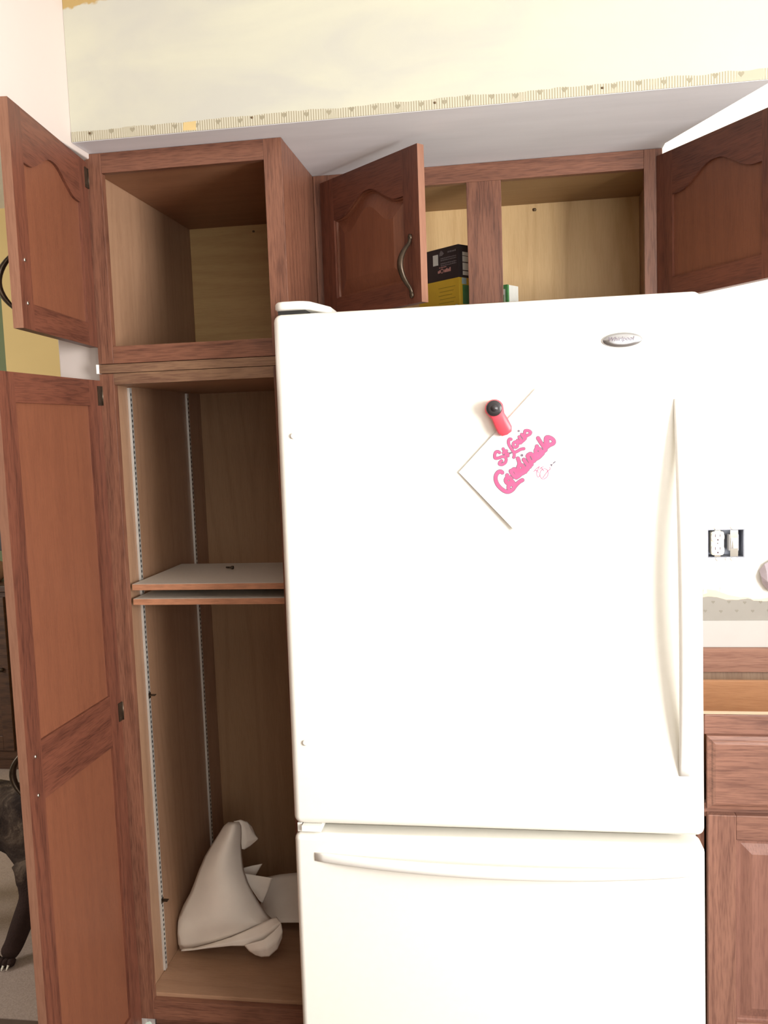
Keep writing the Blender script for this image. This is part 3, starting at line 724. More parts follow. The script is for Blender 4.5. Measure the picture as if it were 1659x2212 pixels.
# red clip magnet and the card under it -- on the refrigerator front, same lean
def on_front(name, mb, mats, origin_local, label, cat, **k):
    o = mb.build(name, mats, None, origin=origin_local, **k)
    o.location = FM @ Vector(origin_local); o.rotation_euler = (TILT, 0, 0)
    return tag(o, label, cat)
A = fat(992, 1020); e1 = fat(1138, 861) - A; e1.y = 0; e1.normalize()
e2 = fat(1076, 1107) - A; e2.y = 0; e2.normalize()
L1, L2 = 0.222, 0.160
def cp(a, b, y): p = A + e1 * a + e2 * b; return (p.x, y, p.z)
def card_y(b): return -0.0048 - 0.0050 * (b / L2)
cm = MB(); n1 = 6
for (ya, yb_) in ((0.0, 0.0008),):
    ps = [(0, 0), (L1, 0), (L1, L2), (0, L2)]
    vs = [cp(a, b, card_y(b)) for a, b in ps] + [cp(a, b, card_y(b) + 0.0010) for a, b in ps]
    cm.add(vs, [(0, 1, 2, 3), (7, 6, 5, 4), (0, 4, 5, 1), (1, 5, 6, 2), (2, 6, 7, 3), (3, 7, 4, 0)])
card = on_front('card', cm, PAPERW, tuple(A), 'white card with red script lettering hung askew on the refrigerator door', 'card')
# lettering traced as pen strokes; coordinates on the enlarged print (8.295 px per photo px)
def zp(q): return fat(1010 + q[0] / 8.295, 920 + q[1] / 8.295)
LIFT = [0.0]
def to_card_y(p):
    q = p - A; dt = e1.x * e2.z - e1.z * e2.x
    return card_y((e1.x * q.z - e1.z * q.x) / dt)
def smooth_path(pts, n=6):
    out = []
    for i in range(len(pts) - 1):
        p0 = pts[max(i - 1, 0)]; p1 = pts[i]; p2 = pts[i + 1]; p3 = pts[min(i + 2, len(pts) - 1)]
        for k in range(n):
            t = k / n
            out.append(tuple(0.5 * (2 * p1[j] + (p2[j] - p0[j]) * t + (2 * p0[j] - 5 * p1[j] + 4 * p2[j] - p3[j]) * t * t + (3 * p1[j] - p0[j] - 3 * p2[j] + p3[j]) * t ** 3) for j in (0, 1)))
    out.append(tuple(pts[-1])); return out
def stroke(mb, pts, w, lift, n=6):
    LIFT[0] += 0.000004; lift += LIFT[0]
    pts = smooth_path([(float(a), float(b)) for a, b in pts], n) if len(pts) > 2 else [(float(a), float(b)) for a, b in pts]
    # a flat ribbon with round ends, thick 0.2 mm
    poly_l, poly_r = [], []
    for i, p in enumerate(pts):
        a = pts[max(i - 1, 0)]; b = pts[min(i + 1, len(pts) - 1)]
        dx, dy = b[0] - a[0], b[1] - a[1]; l = math.hypot(dx, dy) or 1; nx, ny = -dy / l, dx / l
        poly_l.append((p[0] + nx * w / 2, p[1] + ny * w / 2)); poly_r.append((p[0] - nx * w / 2, p[1] - ny * w / 2))
    def P3(q):
        p = zp(q); return (p.x, to_card_y(p) - lift, p.z)
    vs = [P3(q) for q in poly_l] + [P3(q) for q in poly_r]; m_ = len(pts)
    mb.add(vs, [(i, i + 1, m_ + i + 1, m_ + i) for i in range(m_ - 1)])
    for q in (pts[0], pts[-1]):
        mb.add([P3((q[0] + w / 2 * math.cos(2 * math.pi * k / 12), q[1] + w / 2 * math.sin(2 * math.pi * k / 12))) for k in range(12)], [tuple(range(12))])
def ink(mb, strokes, lift, step=7.0):
    """union of round pen strokes [(points, width)] as one flat sheet (marching squares)"""
    segs = []
    for pts, w in strokes:
        q = smooth_path([(float(a), float(b)) for a, b in pts], 5) if len(pts) > 2 else pts
        segs += [(q[i], q[i + 1], w / 2) for i in range(len(q) - 1)]
    x0 = min(min(a[0], b[0]) - w for a, b, w in segs) - step; x1 = max(max(a[0], b[0]) + w for a, b, w in segs) + step
    y0 = min(min(a[1], b[1]) - w for a, b, w in segs) - step; y1 = max(max(a[1], b[1]) + w for a, b, w in segs) + step
    gx = np.arange(x0, x1 + step, step); gy = np.arange(y0, y1 + step, step)
    XX, YY = np.meshgrid(gx, gy); F = np.full(XX.shape, 1e9)
    for a, b, w in segs:
        dx, dy = b[0] - a[0], b[1] - a[1]; l = dx * dx + dy * dy + 1e-9
        t = np.clip(((XX - a[0]) * dx + (YY - a[1]) * dy) / l, 0, 1)
        F = np.minimum(F, np.hypot(XX - a[0] - t * dx, YY - a[1] - t * dy) - w)
    def P3(q):
        p = zp(q); return (p.x, to_card_y(p) - lift, p.z)
    cache = {}; vs = []; fs = []
    def vid(key, q):
        if key not in cache: cache[key] = len(vs); vs.append(P3(q))
        return cache[key]
    H_, W_ = F.shape
    for j in range(H_ - 1):
        for i in range(W_ - 1):
            c = [(i, j), (i + 1, j), (i + 1, j + 1), (i, j + 1)]; f_ = [F[b, a] for a, b in c]
            if min(f_) >= 0: continue
            poly = []
            for k in range(4):
                (a, b), (a2, b2) = c[k], c[(k + 1) % 4]; fa, fb = f_[k], f_[(k + 1) % 4]
                if fa < 0: poly.append(vid((a, b), (gx[a], gy[b])))
                if (fa < 0) != (fb < 0):
                    t = fa / (fa - fb); key = (min((a, b), (a2, b2)), max((a, b), (a2, b2)))
                    poly.append(vid(key, (gx[a] + (gx[a2] - gx[a]) * t, gy[b] + (gy[b2] - gy[b]) * t)))
            if len(poly) >= 3: fs.append(tuple(poly))
    mb.add(vs, fs)
def dot(mb, c, r_, lift):
    def P3(q):
        p = zp(q); return (p.x, to_card_y(p) - lift, p.z)
    mb.add([P3((c[0] + r_ * math.cos(2 * math.pi * k / 10), c[1] + r_ * math.sin(2 * math.pi * k / 10))) for k in range(10)], [tuple(range(10))])
def circ(cx, cy, rx, ry, rot=0.0, n=14):
    return [(cx + rx * math.cos(a) * math.cos(rot) - ry * math.sin(a) * math.sin(rot), cy + rx * math.cos(a) * math.sin(rot) + ry * math.sin(a) * math.cos(rot)) for a in [2 * math.pi * k / n for k in range(n + 1)]]
big = [ # Cardinals
    [(626, 834), (598, 815), (558, 826), (522, 868), (508, 930), (520, 1000), (560, 1072), (622, 1132), (690, 1172), (748, 1174), (810, 1138), (868, 1062), (928, 1002), (986, 968)],
    circ(740, 972, 50, 52), [(716, 882), (722, 940)], [(796, 984), (822, 1010), (838, 1040)], [(750, 1034), (742, 1075), (738, 1112)], [(770, 1045), (810, 1048)],
    [(778, 806), (800, 850), (846, 905), (880, 922)], [(800, 800), (845, 772), (870, 826), (905, 880)], [(862, 900), (905, 906), (950, 870)],
    circ(958, 748, 46, 50), [(906, 582), (930, 650), (930, 690)], [(1000, 770), (1022, 800), (1040, 820)], [(925, 830), (980, 850), (1050, 800), (1080, 770)], [(900, 800), (930, 870)],
    [(1012, 604), (1060, 672), (1118, 730)], [(1030, 770), (1090, 730), (1150, 690)],
    [(1078, 540), (1100, 590), (1140, 670)], [(1086, 524), (1140, 500), (1176, 560), (1196, 610)], [(1150, 650), (1200, 620)],
    circ(1266, 452, 44, 46), [(1246, 366), (1236, 420)], [(1300, 480), (1345, 470), (1400, 430)], [(1196, 520), (1210, 590), (1280, 560), (1350, 490)], [(1225, 490), (1250, 560)],
    [(1266, 220), (1318, 302), (1376, 384), (1400, 430)],
    [(1402, 330), (1404, 260), (1412, 212), (1458, 204), (1522, 236), (1550, 282), (1530, 318), (1470, 346), (1400, 400)], [(1428, 240), (1436, 330)]]
small = [ # St. Louis
    [(578, 478), (550, 460), (512, 470), (492, 518), (500, 576), (560, 574), (636, 548), (686, 566), (696, 612), (676, 660), (622, 692), (578, 684), (584, 650), (616, 626)],
    [(644, 412), (672, 460), (730, 536)], [(646, 486), (676, 462), (704, 446)], [(690, 520), (735, 500)],
    [(784, 240), (756, 238), (738, 276), (748, 338), (792, 412), (832, 474), (842, 528), (832, 562)], [(850, 474), (900, 452), (956, 420), (1012, 408)],
    circ(862, 336, 40, 48), [(900, 258), (930, 290), (955, 305)], [(928, 196), (962, 256), (985, 275)], [(972, 152), (1002, 196), (1030, 225)], [(950, 306), (1000, 265), (1040, 225)],
    [(1024, 150), (1030, 100), (1048, 84), (1098, 88), (1134, 116), (1116, 150), (1066, 178), (1020, 215)]]
li = MB(); lo_ = MB()
ink(lo_, [(s_, 80) for s_ in big] + [(s_, 62) for s_ in small], 0.00020)
ink(li, [(s_, 60) for s_ in big] + [(s_, 44) for s_ in small], 0.00055)
for c_, r_ in (((922, 92), 20), ((780, 484), 20), ((980, 525), 24)): dot(lo_, c_, r_, 0.0012)
for s_ in ([(1490, 694), (1520, 688)], [(1504, 692), (1510, 714)], [(1536, 668), (1574, 638)]): stroke(lo_, s_, 15, 0.0009)
lo_.build('letter_outline', GREYINK, card, origin=tuple(A), recalc=False)
li.build('lettering', PINK, card, origin=tuple(A), recalc=False)
em = MB()
for s_ in ([(1300, 880), (1310, 820), (1345, 775), (1400, 768), (1440, 800), (1446, 860), (1420, 915), (1360, 950), (1318, 925), (1300, 880)], [(1192, 816), (1240, 762), (1292, 724)], [(1246, 790), (1240, 850), (1262, 912), (1300, 892)],
           [(1290, 728), (1262, 790), (1268, 840)], [(1296, 775), (1330, 740), (1362, 730)], [(1330, 748), (1372, 806)], [(1470, 734), (1484, 768), (1430, 820), (1350, 930)], [(1212, 796), (1250, 800)]):
    stroke(em, s_, 9, 0.0009)
em.build('emblem', PINK, card, origin=tuple(A), recalc=False)
fo = MB(); stroke(fo, [(112, 682), (480, 1040), (755, 1318)], 9, 0.00010, 2); stroke(fo, [(192, 988), (222, 1006), (196, 1032)], 14, 0.0001, 3)
fo.build('fold_line', LINEINK, card, origin=tuple(A), recalc=False)

# clip: tapered red body with a round black knob
c0 = fat(1069, 884); c1 = fat(1089, 924)
ax = (c1 - c0); ax.y = 0; LC = ax.length; ax.normalize(); px_ = Vector((ax.z, 0, -ax.x))
def clip_ring(y_, k_):
    pts = []
    for i in range(15):
        a = R(90 + 180 * i / 14); pts.append(c0 + (ax * math.cos(a) + px_ * math.sin(a)) * 0.0185 * k_)
    for (t_, w_) in ((0.4, -0.0135), (0.75, -0.0150), (1.12, -0.0150), (1.33, -0.0105), (1.38, 0.0), (1.33, 0.0105), (1.12, 0.0150), (0.75, 0.0150), (0.4, 0.0135)):
        pts.append(c0 + ax * (LC * t_ * (0.97 + 0.03 * k_)) + px_ * w_ * k_)
    return [(p.x, y_, p.z) for p in pts]
clip = on_front('clip', MB().rings([clip_ring(-0.0085, 0.96), clip_ring(-0.0105, 1.0), clip_ring(-0.0190, 1.0), clip_ring(-0.0225, 0.93), clip_ring(-0.0240, 0.80)]), RED, tuple(c0),
                'red plastic magnet clip with round black knob holding the white card', 'clip')
kc = c0 - ax * 0.001
kring = lambda r_, y_: [(kc.x + r_ * math.cos(2 * math.pi * k / 20), y_, kc.z + r_ * math.sin(2 * math.pi * k / 20)) for k in range(20)]
MB().rings([kring(0.0150, -0.0236), kring(0.0155, -0.0262), kring(0.0140, -0.0285), kring(0.0075, -0.0272), kring(0.0062, -0.0275), kring(0.0050, -0.0292), kring(0.0015, -0.0300)]).build('knob', BLACKP, clip, origin=tuple(c0))
MB().box(c0.x - 0.006, c0.x + 0.006, -0.0074, -0.0005, c0.z - 0.004, c0.z + 0.010).build('magnet', BLACKP, clip, origin=tuple(c0))

# ------------------------------------------------------------------ base cabinet at the right, its worktop removed
BX0, BX1, BT = 1.316, 1.930, 0.860
bcab = tag(empty('base_cabinet', (1.62, 0.3, 0.0)), 'oak base cabinet without a worktop, right of the refrigerator', 'cabinet')
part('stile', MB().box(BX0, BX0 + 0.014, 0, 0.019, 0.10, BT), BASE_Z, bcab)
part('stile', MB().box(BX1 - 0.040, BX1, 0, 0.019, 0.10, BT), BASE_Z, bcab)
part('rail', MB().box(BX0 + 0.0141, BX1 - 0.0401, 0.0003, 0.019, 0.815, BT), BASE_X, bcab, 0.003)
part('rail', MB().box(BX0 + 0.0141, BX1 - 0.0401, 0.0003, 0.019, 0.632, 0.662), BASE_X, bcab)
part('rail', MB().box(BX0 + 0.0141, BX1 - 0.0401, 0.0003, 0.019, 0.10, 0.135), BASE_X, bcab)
part('side_panel', MB().box(BX0, BX0 + 0.013, 0.0195, 0.6, 0.10, BT), IN_Z, bcab)
part('side_panel', MB().box(BX1 - 0.013, BX1, 0.0195, 0.6, 0.10, BT), IN_Z, bcab)
part('bottom_panel', MB().box(BX0 + 0.0135, BX1 - 0.0135, 0.0195, 0.6, 0.11, 0.122), IN_X, bcab)
part('back_panel', MB().box(BX0 + 0.0135, BX1 - 0.0135, 0.594, 0.600, 0.122, 0.800), BASEBK, bcab)
part('back_rail', MB().box(BX0 + 0.0135, BX1 - 0.0135, 0.578, 0.5935, 0.790, 0.857), ROSY, bcab)
part('toe_kick', MB().box(BX0, BX1, 0.075, 0.09, 0, 0.0995), DARKWOOD, bcab)
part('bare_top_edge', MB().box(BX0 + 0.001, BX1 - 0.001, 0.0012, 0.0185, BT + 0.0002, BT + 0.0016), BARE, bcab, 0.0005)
# drawer: profiled front, box behind it whose back shows over the top rail
zt = at(1590, 1468, 'y', 0.50).z
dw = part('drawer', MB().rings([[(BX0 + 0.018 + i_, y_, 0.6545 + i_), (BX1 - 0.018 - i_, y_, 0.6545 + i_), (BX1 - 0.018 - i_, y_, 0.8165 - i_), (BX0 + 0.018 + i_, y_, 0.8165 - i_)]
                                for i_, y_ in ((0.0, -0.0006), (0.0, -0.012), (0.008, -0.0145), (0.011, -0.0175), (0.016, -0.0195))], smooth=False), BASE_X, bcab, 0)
part_d = MB().box(BX0 + 0.045, BX0 + 0.057, 0.021, 0.50, 0.672, zt - 0.006).box(BX1 - 0.057, BX1 - 0.045, 0.021, 0.50, 0.672, zt - 0.006).box(BX0 + 0.0575, BX1 - 0.0575, 0.021, 0.50, 0.672, 0.680)
part_d.build('drawer_box', TAN, dw, origin=bcab.location)
MB().box(BX0 + 0.0575, BX1 - 0.0575, 0.488, 0.50, 0.681, zt).build('drawer_back', TAN, dw, origin=bcab.location, bevel=0.001)
# pair of doors with framed panels
for k in range(2):
    xa = BX0 + 0.018 if k == 0 else (BX0 + BX1) / 2 + 0.0015
    xb = (BX0 + BX1) / 2 - 0.0015 if k == 0 else BX1 - 0.018
    za, zb = 0.115, 0.644
    db = MB(); sw = 0.058
    db.box(xa, xa + sw, -0.0196, -0.0006, za, zb, 0).box(xb - sw, xb, -0.0196, -0.0006, za, zb, 0)
    db.box(xa + sw, xb - sw, -0.0194, -0.0008, zb - 0.054, zb, 1).box(xa + sw, xb - sw, -0.0194, -0.0008, za, za + 0.058, 1)
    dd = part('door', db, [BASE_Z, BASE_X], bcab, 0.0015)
    x0_, x1_, z0_, z1_ = xa + sw - 0.001, xb - sw + 0.001, za + 0.057, zb - 0.053
    q = lambda i_, y_: [(x0_ + i_, y_, z0_ + i_), (x1_ - i_, y_, z0_ + i_), (x1_ - i_, y_, z1_ - i_), (x0_ + i_, y_, z1_ - i_)]
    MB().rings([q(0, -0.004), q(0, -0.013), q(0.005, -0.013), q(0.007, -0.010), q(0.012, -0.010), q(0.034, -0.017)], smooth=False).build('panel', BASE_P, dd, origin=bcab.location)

# wall above it: cream band, torn wallpaper, bare drywall
sb = struct('trim_2', MB().box(1.302, 1.63, BW - 0.0045, BW, 0.850, 0.9305).box(1.631, 2.6, BW - 0.0045, BW, 0.850, 0.932), SPLASH)
def torn(x0, x1, zfun, z0, y0, y1, n=60, j=0.0012):
    t_ = []; q_ = 0
    for i in range(n + 1):
        x = x0 + (x1 - x0) * i / n; q_ = 0.7 * q_ + random.uniform(-1, 1) * j; t_.append((x, zfun(x) + q_))
    return MB().prism([(x0, z0), (x1, z0)] + t_[::-1], y0, y1)
def wtop(x):
    pts = [(1.30, 0.996), (1.452, 0.997), (1.465, 0.9995), (1.49, 0.997), (1.515, 0.990), (1.545, 0.989), (1.575, 0.9925), (1.585, 0.986), (1.61, 0.984), (2.6, 0.984)]
    for (xa, za), (xb, zb) in zip(pts, pts[1:]):
        if xa <= x <= xb: return za + (zb - za) * (x - xa) / (xb - xa)
    return 0.984
struct('trim_3', torn(1.302, 2.6, lambda x: wtop(x) + 0.014 + 0.008 * math.sin(x * 23), 0.9335, BW - 0.0006, BW, 120, 0.002), SHEETROCK)
wp = struct('trim_4', torn(1.302, 2.6, wtop, 0.9310, BW - 0.0016, BW - 0.0007, 160, 0.0007), WPAPER)
wm = MB()
for r_, z_ in enumerate((0.982, 0.957)):
    x = 1.31 + 0.021 * r_
    while x < 1.9: heart(x, z_ + random.uniform(-.001, .001), 0.0052, wm, BW - 0.0020, BW - 0.0016); x += 0.042
tag(wm.build('motif_print', WDOT, wp), kind='stuff')
# scraps of loose plaster paint above the wallpaper
for (u, v, s_) in ((1523, 1276, 0.010), (1558, 1273, 0.007)):
    p = at(u, v, 'y', BW - 0.001); MB().prism([(p.x - s_ * .5, p.z - s_), (p.x + s_ * .6, p.z - s_ * .7), (p.x + s_ * .5, p.z + s_ * .5), (p.x - s_ * .2, p.z + s_)], BW - 0.0015, BW - 0.0003).build('paint_chip', PLASTER, wp)

# double electrical box without its cover plate
eb = tag(empty('outlet_box', ((bx0 + bx1) / 2, BW, (bz0 + bz1) / 2)), 'uncovered double electrical box with white receptacle and switch in the wall', 'outlet')
m = MB(); t_ = 0.0025; y1_ = BW + 0.055
m.box(bx0, bx1, y1_, y1_ + t_, bz0, bz1).box(bx0, bx0 + t_, BW + 0.001, y1_, bz0, bz1).box(bx1 - t_, bx1, BW + 0.001, y1_, bz0, bz1).box(bx0 + t_, bx1 - t_, BW + 0.001, y1_, bz0, bz0 + t_).box(bx0 + t_, bx1 - t_, BW + 0.001, y1_, bz1 - t_, bz1)
part('box', m, BOXGREY, eb, 0)
rx, rz = 1.4905, 1.1478
def rr_ring(cx, cz, w, h, r_, y_, n=6):
    pts = []
    for (sx_, sz_, a0) in ((1, -1, 270), (1, 1, 0), (-1, 1, 90), (-1, -1, 180)):
        for k in range(n + 1):
            a = R(a0 + 90 * k / n); pts.append((cx + sx_ * (w / 2 - r_) + r_ * math.cos(a), y_, cz + sz_ * (h / 2 - r_) + r_ * math.sin(a)))
    return pts
yf = BW - 0.004
rec = part('receptacle', MB().rings([rr_ring(rx, rz, 0.0335, 0.066, 0.006, BW + 0.028), rr_ring(rx, rz, 0.0335, 0.066, 0.006, yf + 0.004)], smooth=False)
           .rings([rr_ring(rx, rz + 0.0178, 0.0345, 0.0288, 0.0125, yf + 0.004), rr_ring(rx, rz + 0.0178, 0.0345, 0.0288, 0.0125, yf)], smooth=False)
           .rings([rr_ring(rx, rz - 0.0178, 0.0345, 0.0288, 0.0125, yf + 0.004), rr_ring(rx, rz - 0.0178, 0.0345, 0.0288, 0.0125, yf)], smooth=False), IVORY, eb, 0)
sl = MB()
for zc in (rz + 0.0178, rz - 0.0178):
    sl.box(rx - 0.0078, rx - 0.0056, yf - 0.0004, yf - 0.0001, zc + 0.0000, zc + 0.0080).box(rx + 0.0050, rx + 0.0070, yf - 0.0004, yf - 0.0001, zc + 0.0008, zc + 0.0075)
    sl.rings([[(rx + 0.0024 * math.cos(2 * math.pi * k / 10), y_, zc - 0.0075 + 0.0024 * math.sin(2 * math.pi * k / 10)) for k in range(10)] for y_ in (yf - 0.0001, yf - 0.0005)])
sl.rings([[(rx + 0.0016 * math.cos(2 * math.pi * k / 10), y_, rz + 0.0016 * math.sin(2 * math.pi * k / 10)) for k in range(10)] for y_ in (yf + 0.0035, yf + 0.003)])
sl.build('slots', GREYINK, rec, origin=eb.location)
sxx = 1.5345
part('mounting_strap', MB().box(rx - 0.008, rx + 0.008, BW + 0.0005, BW + 0.002, bz0 + 0.003, bz1 - 0.003).box(sxx - 0.0105, sxx + 0.0105, BW + 0.0005, BW + 0.002, bz0 + 0.003, bz1 - 0.003), STEEL, eb, 0)
sw_ = part('switch', MB().box(sxx - 0.0125, sxx + 0.0125, BW + 0.0025, BW + 0.03, rz - 0.022, rz + 0.024).box(sxx - 0.009, sxx + 0.009, BW - 0.0015, BW + 0.0004, rz - 0.015, rz + 0.015), plain('grey_plastic', srgb(205, 205, 212), 0.4), eb, 0.001)
MB().add([(sxx - 0.0045, BW - 0.0015, rz - 0.011), (sxx + 0.0045, BW - 0.0015, rz - 0.011), (sxx + 0.0045, BW - 0.0015, rz + 0.009), (sxx - 0.0045, BW - 0.0015, rz + 0.009),
          (sxx - 0.004, BW - 0.010, rz - 0.013), (sxx + 0.004, BW - 0.010, rz - 0.013), (sxx + 0.0042, BW - 0.003, rz + 0.008), (sxx - 0.0042, BW - 0.003, rz + 0.008)],
         [(0, 1, 5, 4), (1, 2, 6, 5), (2, 3, 7, 6), (3, 0, 4, 7), (4, 5, 6, 7)]).build('toggle', IVORY, sw_, origin=eb.location)
pb_ = MB()
for (cx, cz, w_, h_) in ((rx, bz1 + 0.003, 0.020, 0.010), (rx + 0.002, bz0 - 0.003, 0.016, 0.012), (sxx, bz1 + 0.004, 0.024, 0.012), (sxx, bz0 - 0.003, 0.022, 0.012), (1.514, bz0 - 0.003, 0.008, 0.008)):
    pts = [(cx + w_ / 2 * math.cos(2 * math.pi * k / 9) * random.uniform(.75, 1.1), cz + h_ / 2 * math.sin(2 * math.pi * k / 9) * random.uniform(.75, 1.1)) for k in range(9)]
    pb_.prism(pts, BW - 0.003, BW - 0.0002)
part('plaster_crumbs', pb_, PLASTER, eb, 0)['kind'] = 'stuff'

# crumpled grey paper peeling from the wall at the right edge of the picture
gp = MB()
G = [[at(1641, 1232, 'y', BW - .004), at(1652, 1219, 'y', BW - .012), at(1672, 1205, 'y', BW - .010), at(1700, 1200, 'y', BW - .004)],
     [at(1645, 1244, 'y', BW - .018), at(1657, 1236, 'y', BW - .030), at(1675, 1228, 'y', BW - .020), at(1705, 1225, 'y', BW - .004)],
     [at(1647, 1256, 'y', BW - .016), at(1659, 1256, 'y', BW - .034), at(1680, 1255, 'y', BW - .024), at(1708, 1250, 'y', BW - .004)],
     [at(1651, 1264, 'y', BW - .006), at(1660, 1274, 'y', BW - .016), at(1680, 1282, 'y', BW - .012), at(1700, 1280, 'y', BW - .004)]]
gp.grid(G, smooth=False)
go = gp.build('paper_scrap', GREYPAPER, None, origin=at(1670, 1245, 'y', BW - .004), recalc=False)
md = go.modifiers.new('t', 'SOLIDIFY'); md.thickness = 0.0015
tag(go, 'grey crumpled wallpaper scrap peeling from the wall right of the outlet', 'paper')
# small pale scrap on the floor at the foot of the pantry
p = at(319, 2213, 'y', 0.0) ; p0 = Vector((p.x, 0.045, 0.0))
fs = MB().prism([(p.x - .010, 0.0008), (p.x + .008, 0.0008), (p.x + .009, 0.0600), (p.x + .004, 0.0640), (p.x - .004, 0.0610), (p.x - .009, 0.0550)], 0.004, 0.0052)
tag(fs.build('torn_paper', plain('pale_green_paper', srgb(206, 222, 208), 0.8), None, origin=(p.x, 0.0046, 0.0008)), 'small pale scrap leaning at the foot of the pantry cabinet', 'paper')
# bit of white caulk at the pantry's left edge
MB().prism([(-0.0045, 1.6455), (0.0, 1.6455), (0.0005, 1.6660), (-0.0045, 1.6665)], -0.003, 0.05).build('paint_chip', PAPERW, bpy.data.objects['wall_left'], origin=(0, 0, 0))

# ------------------------------------------------------------------ next room: dog, sideboard, things on it
def skin(name, verts, edges, radii, mat, root_index=0, sub=2, parent=None, origin=(0, 0, 0)):
    me = bpy.data.meshes.new(name)
    me.from_pydata([tuple(Vector(v) - Vector(origin)) for v in verts], edges, []); me.materials.append(mat)
    o = bpy.data.objects.new(name, me); COL.objects.link(o)
    sm = o.modifiers.new('skin', 'SKIN'); sm.use_smooth_shade = True; sm.branch_smoothing = 0.8
    for i, r_ in enumerate(radii):
        sv = me.skin_vertices[0].data[i]; sv.radius = r_ if isinstance(r_, tuple) else (r_, r_); sv.use_root = (i == root_index)
    ss = o.modifiers.new('sub', 'SUBSURF'); ss.levels = ss.render_levels = sub
    if parent: o.parent = parent
    else: o.location = origin
    return o
DY = 0.42
V = [(-1.02, DY, 0.420), (-0.88, DY, 0.405), (-0.72, DY, 0.395), (-0.57, DY, 0.385), (-0.455, DY, 0.400),   # 0-4 trunk
     (-0.375, DY - 0.01, 0.475), (-0.325, DY - 0.03, 0.555), (-0.285, DY - 0.07, 0.590), (-0.265, DY - 0.13, 0.570), (-0.258, DY - 0.185, 0.548),  # 5 neck,6,7 skull,8 muzzle,9 nose
     (-0.455, DY - 0.080, 0.268), (-0.464, DY - 0.090, 0.195), (-0.505, DY - 0.105, 0.105), (-0.530, DY - 0.115, 0.040), (-0.540, DY - 0.145, 0.022),  # 10-14 near foreleg
     (-0.415, DY + 0.085, 0.265), (-0.400, DY + 0.070, 0.190), (-0.405, DY + 0.070, 0.100), (-0.405, DY + 0.070, 0.035), (-0.385, DY + 0.060, 0.022),  # 15-19 far foreleg
     (-1.02, DY - 0.075, 0.330), (-0.965, DY - 0.080, 0.250), (-1.075, DY - 0.080, 0.150), (-1.065, DY - 0.080, 0.040), (-1.025, DY - 0.080, 0.022),   # 20-24 near hind
     (-1.02, DY + 0.075, 0.330), (-0.975, DY + 0.080, 0.250), (-1.085, DY + 0.080, 0.150), (-1.075, DY + 0.080, 0.040), (-1.035, DY + 0.080, 0.022),   # 25-29 far hind
     (-1.12, DY, 0.440), (-1.21, DY + 0.01, 0.400), (-1.28, DY + 0.02, 0.330)]   # 30-32 tail
E = [(0, 1), (1, 2), (2, 3), (3, 4), (4, 5), (5, 6), (6, 7), (7, 8), (8, 9), (4, 10), (10, 11), (11, 12), (12, 13), (13, 14), (4, 15), (15, 16), (16, 17), (17, 18), (18, 19),
     (0, 20), (20, 21), (21, 22), (22, 23), (23, 24), (0, 25), (25, 26), (26, 27), (27, 28), (28, 29), (0, 30), (30, 31), (31, 32)]
RD = [0.105, 0.100, 0.108, 0.125, 0.118, 0.080, 0.066, 0.062, 0.040, 0.026,
      0.050, 0.040, 0.032, 0.029, 0.026, 0.050, 0.038, 0.030, 0.027, 0.024,
      0.075, 0.055, 0.030, 0.026, 0.024, 0.075, 0.055, 0.030, 0.026, 0.024, 0.030, 0.018, 0.010]
dog = skin('dog', V, E, RD, BRINDLE, 2, 2, None, (-0.7, DY, 0.0))
tag(dog, 'dark brindle dog standing on the carpet beyond the pantry door', 'dog')
def dpart(name, mb, mat): return mb.build(name, mat, dog, origin=(-0.7, DY, 0.0))
for s_ in (-1, 1):
    q = Vector((-0.295, DY - 0.065, 0.640)) + Vector((0.040 * s_, 0.02 * s_, 0))
    dpart('ear', MB().rings([[tuple(q + Vector((0.030 * math.cos(2 * math.pi * k / 8), 0.012 * math.sin(2 * math.pi * k / 8), 0)) * r_ + Vector((0.018 * s_ * i_, -0.02 * i_, -0.022 * i_))) for k in range(8)] for i_, r_ in ((0, 0.7), (0.8, 1.0), (1.8, 0.8), (2.6, 0.2))]), BRINDLE)
    dpart('eye', MB().ball((-0.272 + 0.026 * s_, DY - 0.118, 0.607), 0.008, 8), BLACKP)
dpart('nose', MB().ball((-0.257, DY - 0.205, 0.555), 0.014, 10, sc=(1.1, 0.8, 0.8)), BLACKP)
for (bx_, by_) in ((-0.540, DY - 0.145), (-0.385, DY + 0.060)):
    for k in range(4):
        dx = (-0.018 + 0.012 * k); dpart('toe', MB().ball((bx_ + dx * 1.15, by_ - 0.004 + abs(dx) * 0.25, 0.015), 0.0140, 8, sc=(0.8, 1.3, 0.95)), BRINDLE)
        dpart('claw', MB().tube([(bx_ + dx * 1.15, by_ - 0.020 + abs(dx) * 0.25, 0.014), (bx_ + dx * 1.15, by_ - 0.031 + abs(dx) * 0.25, 0.006)], [0.0038, 0.0016], 6), IVORY)

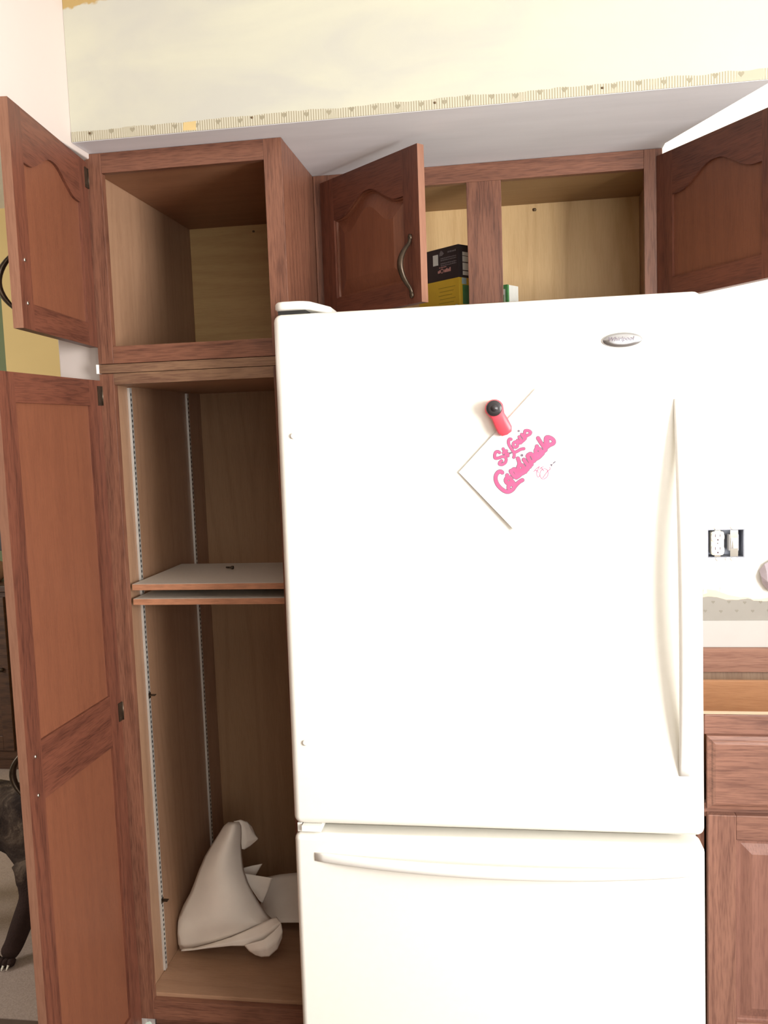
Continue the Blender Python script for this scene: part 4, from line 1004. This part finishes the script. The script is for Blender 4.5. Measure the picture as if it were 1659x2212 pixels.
SX1, SY0 = -1.322, 1.66
sd = tag(empty('sideboard', (SX1 - 0.6, SY0 + 0.2, 0.0)), 'dark walnut sideboard against the far wall of the next room', 'sideboard')
part('carcass', MB().box(SX1 - 1.2, SX1, SY0 + 0.018, SY0 + 0.40, 0.055, 0.835), DARKWOOD, sd, 0.002)
part('plinth', MB().box(SX1 - 1.19, SX1 - 0.01, SY0 + 0.03, SY0 + 0.39, 0.0025, 0.0545), DARKWOOD, sd)
part('top_panel', MB().box(SX1 - 1.22, SX1 + 0.02, SY0 - 0.01, SY0 + 0.41, 0.8355, 0.862), DARKWOOD, sd, 0.003)
for k in range(3):
    xa = SX1 - 1.18 + k * 0.39
    dd = part('door', MB().box(xa, xa + 0.052, SY0, SY0 + 0.0175, 0.10, 0.81).box(xa + 0.328, xa + 0.380, SY0, SY0 + 0.0175, 0.10, 0.81).box(xa + 0.0521, xa + 0.3279, SY0 + 0.0003, SY0 + 0.0175, 0.75, 0.81).box(xa + 0.0521, xa + 0.3279, SY0 + 0.0003, SY0 + 0.0175, 0.10, 0.17), DARKWOOD, sd, 0.002)
    MB().box(xa + 0.0525, xa + 0.3275, SY0 + 0.007, SY0 + 0.0175, 0.1705, 0.7495).build('panel', DARKWOOD, dd, origin=sd.location)
    MB().ball((xa + 0.35, SY0 - 0.008, 0.48), 0.012, 8).build('knob', BRONZE, dd, origin=sd.location)
def jar(name, x, y, z, prof, mat, label):
    n = 18
    o = MB().rings([[(x + r_ * math.cos(2 * math.pi * k / n), y + r_ * math.sin(2 * math.pi * k / n), z + h_) for k in range(n)] for r_, h_ in prof]).build(name, mat, None, origin=(x, y, z))
    return tag(o, label, 'jar')
jar('stoneware_jar', -1.462, 1.78, 0.8625, [(0.035, 0), (0.055, 0.02), (0.062, 0.05), (0.050, 0.085), (0.036, 0.095), (0.040, 0.105)], STONE, 'reddish stoneware jar on the sideboard in the next room')
jar('glazed_jar', -1.378, 1.86, 0.8625, [(0.030, 0), (0.042, 0.015), (0.046, 0.045), (0.038, 0.078), (0.028, 0.086), (0.032, 0.094)], STONEG, 'small grey glazed jar at the right end of the sideboard')
tv = tag(empty('television', (-1.92, 1.95, 0.8625)), 'lit television on the sideboard at the left edge of the photograph', 'television')
part('frame', MB().box(-2.36, -1.452, 1.93, 1.955, 0.985, 1.500), BLACKP, tv, 0.003)
part('screen', MB().prism([(-2.34, 1.115), (-1.474, 1.115), (-1.490, 1.48), (-2.34, 1.48)], 1.9285, 1.9297), SCREEN, tv, 0)
part('stand', MB().box(-2.10, -1.74, 1.88, 2.02, 0.8627, 0.875).box(-1.96, -1.88, 1.936, 1.950, 0.8752, 0.986), BLACKP, tv, 0.002)
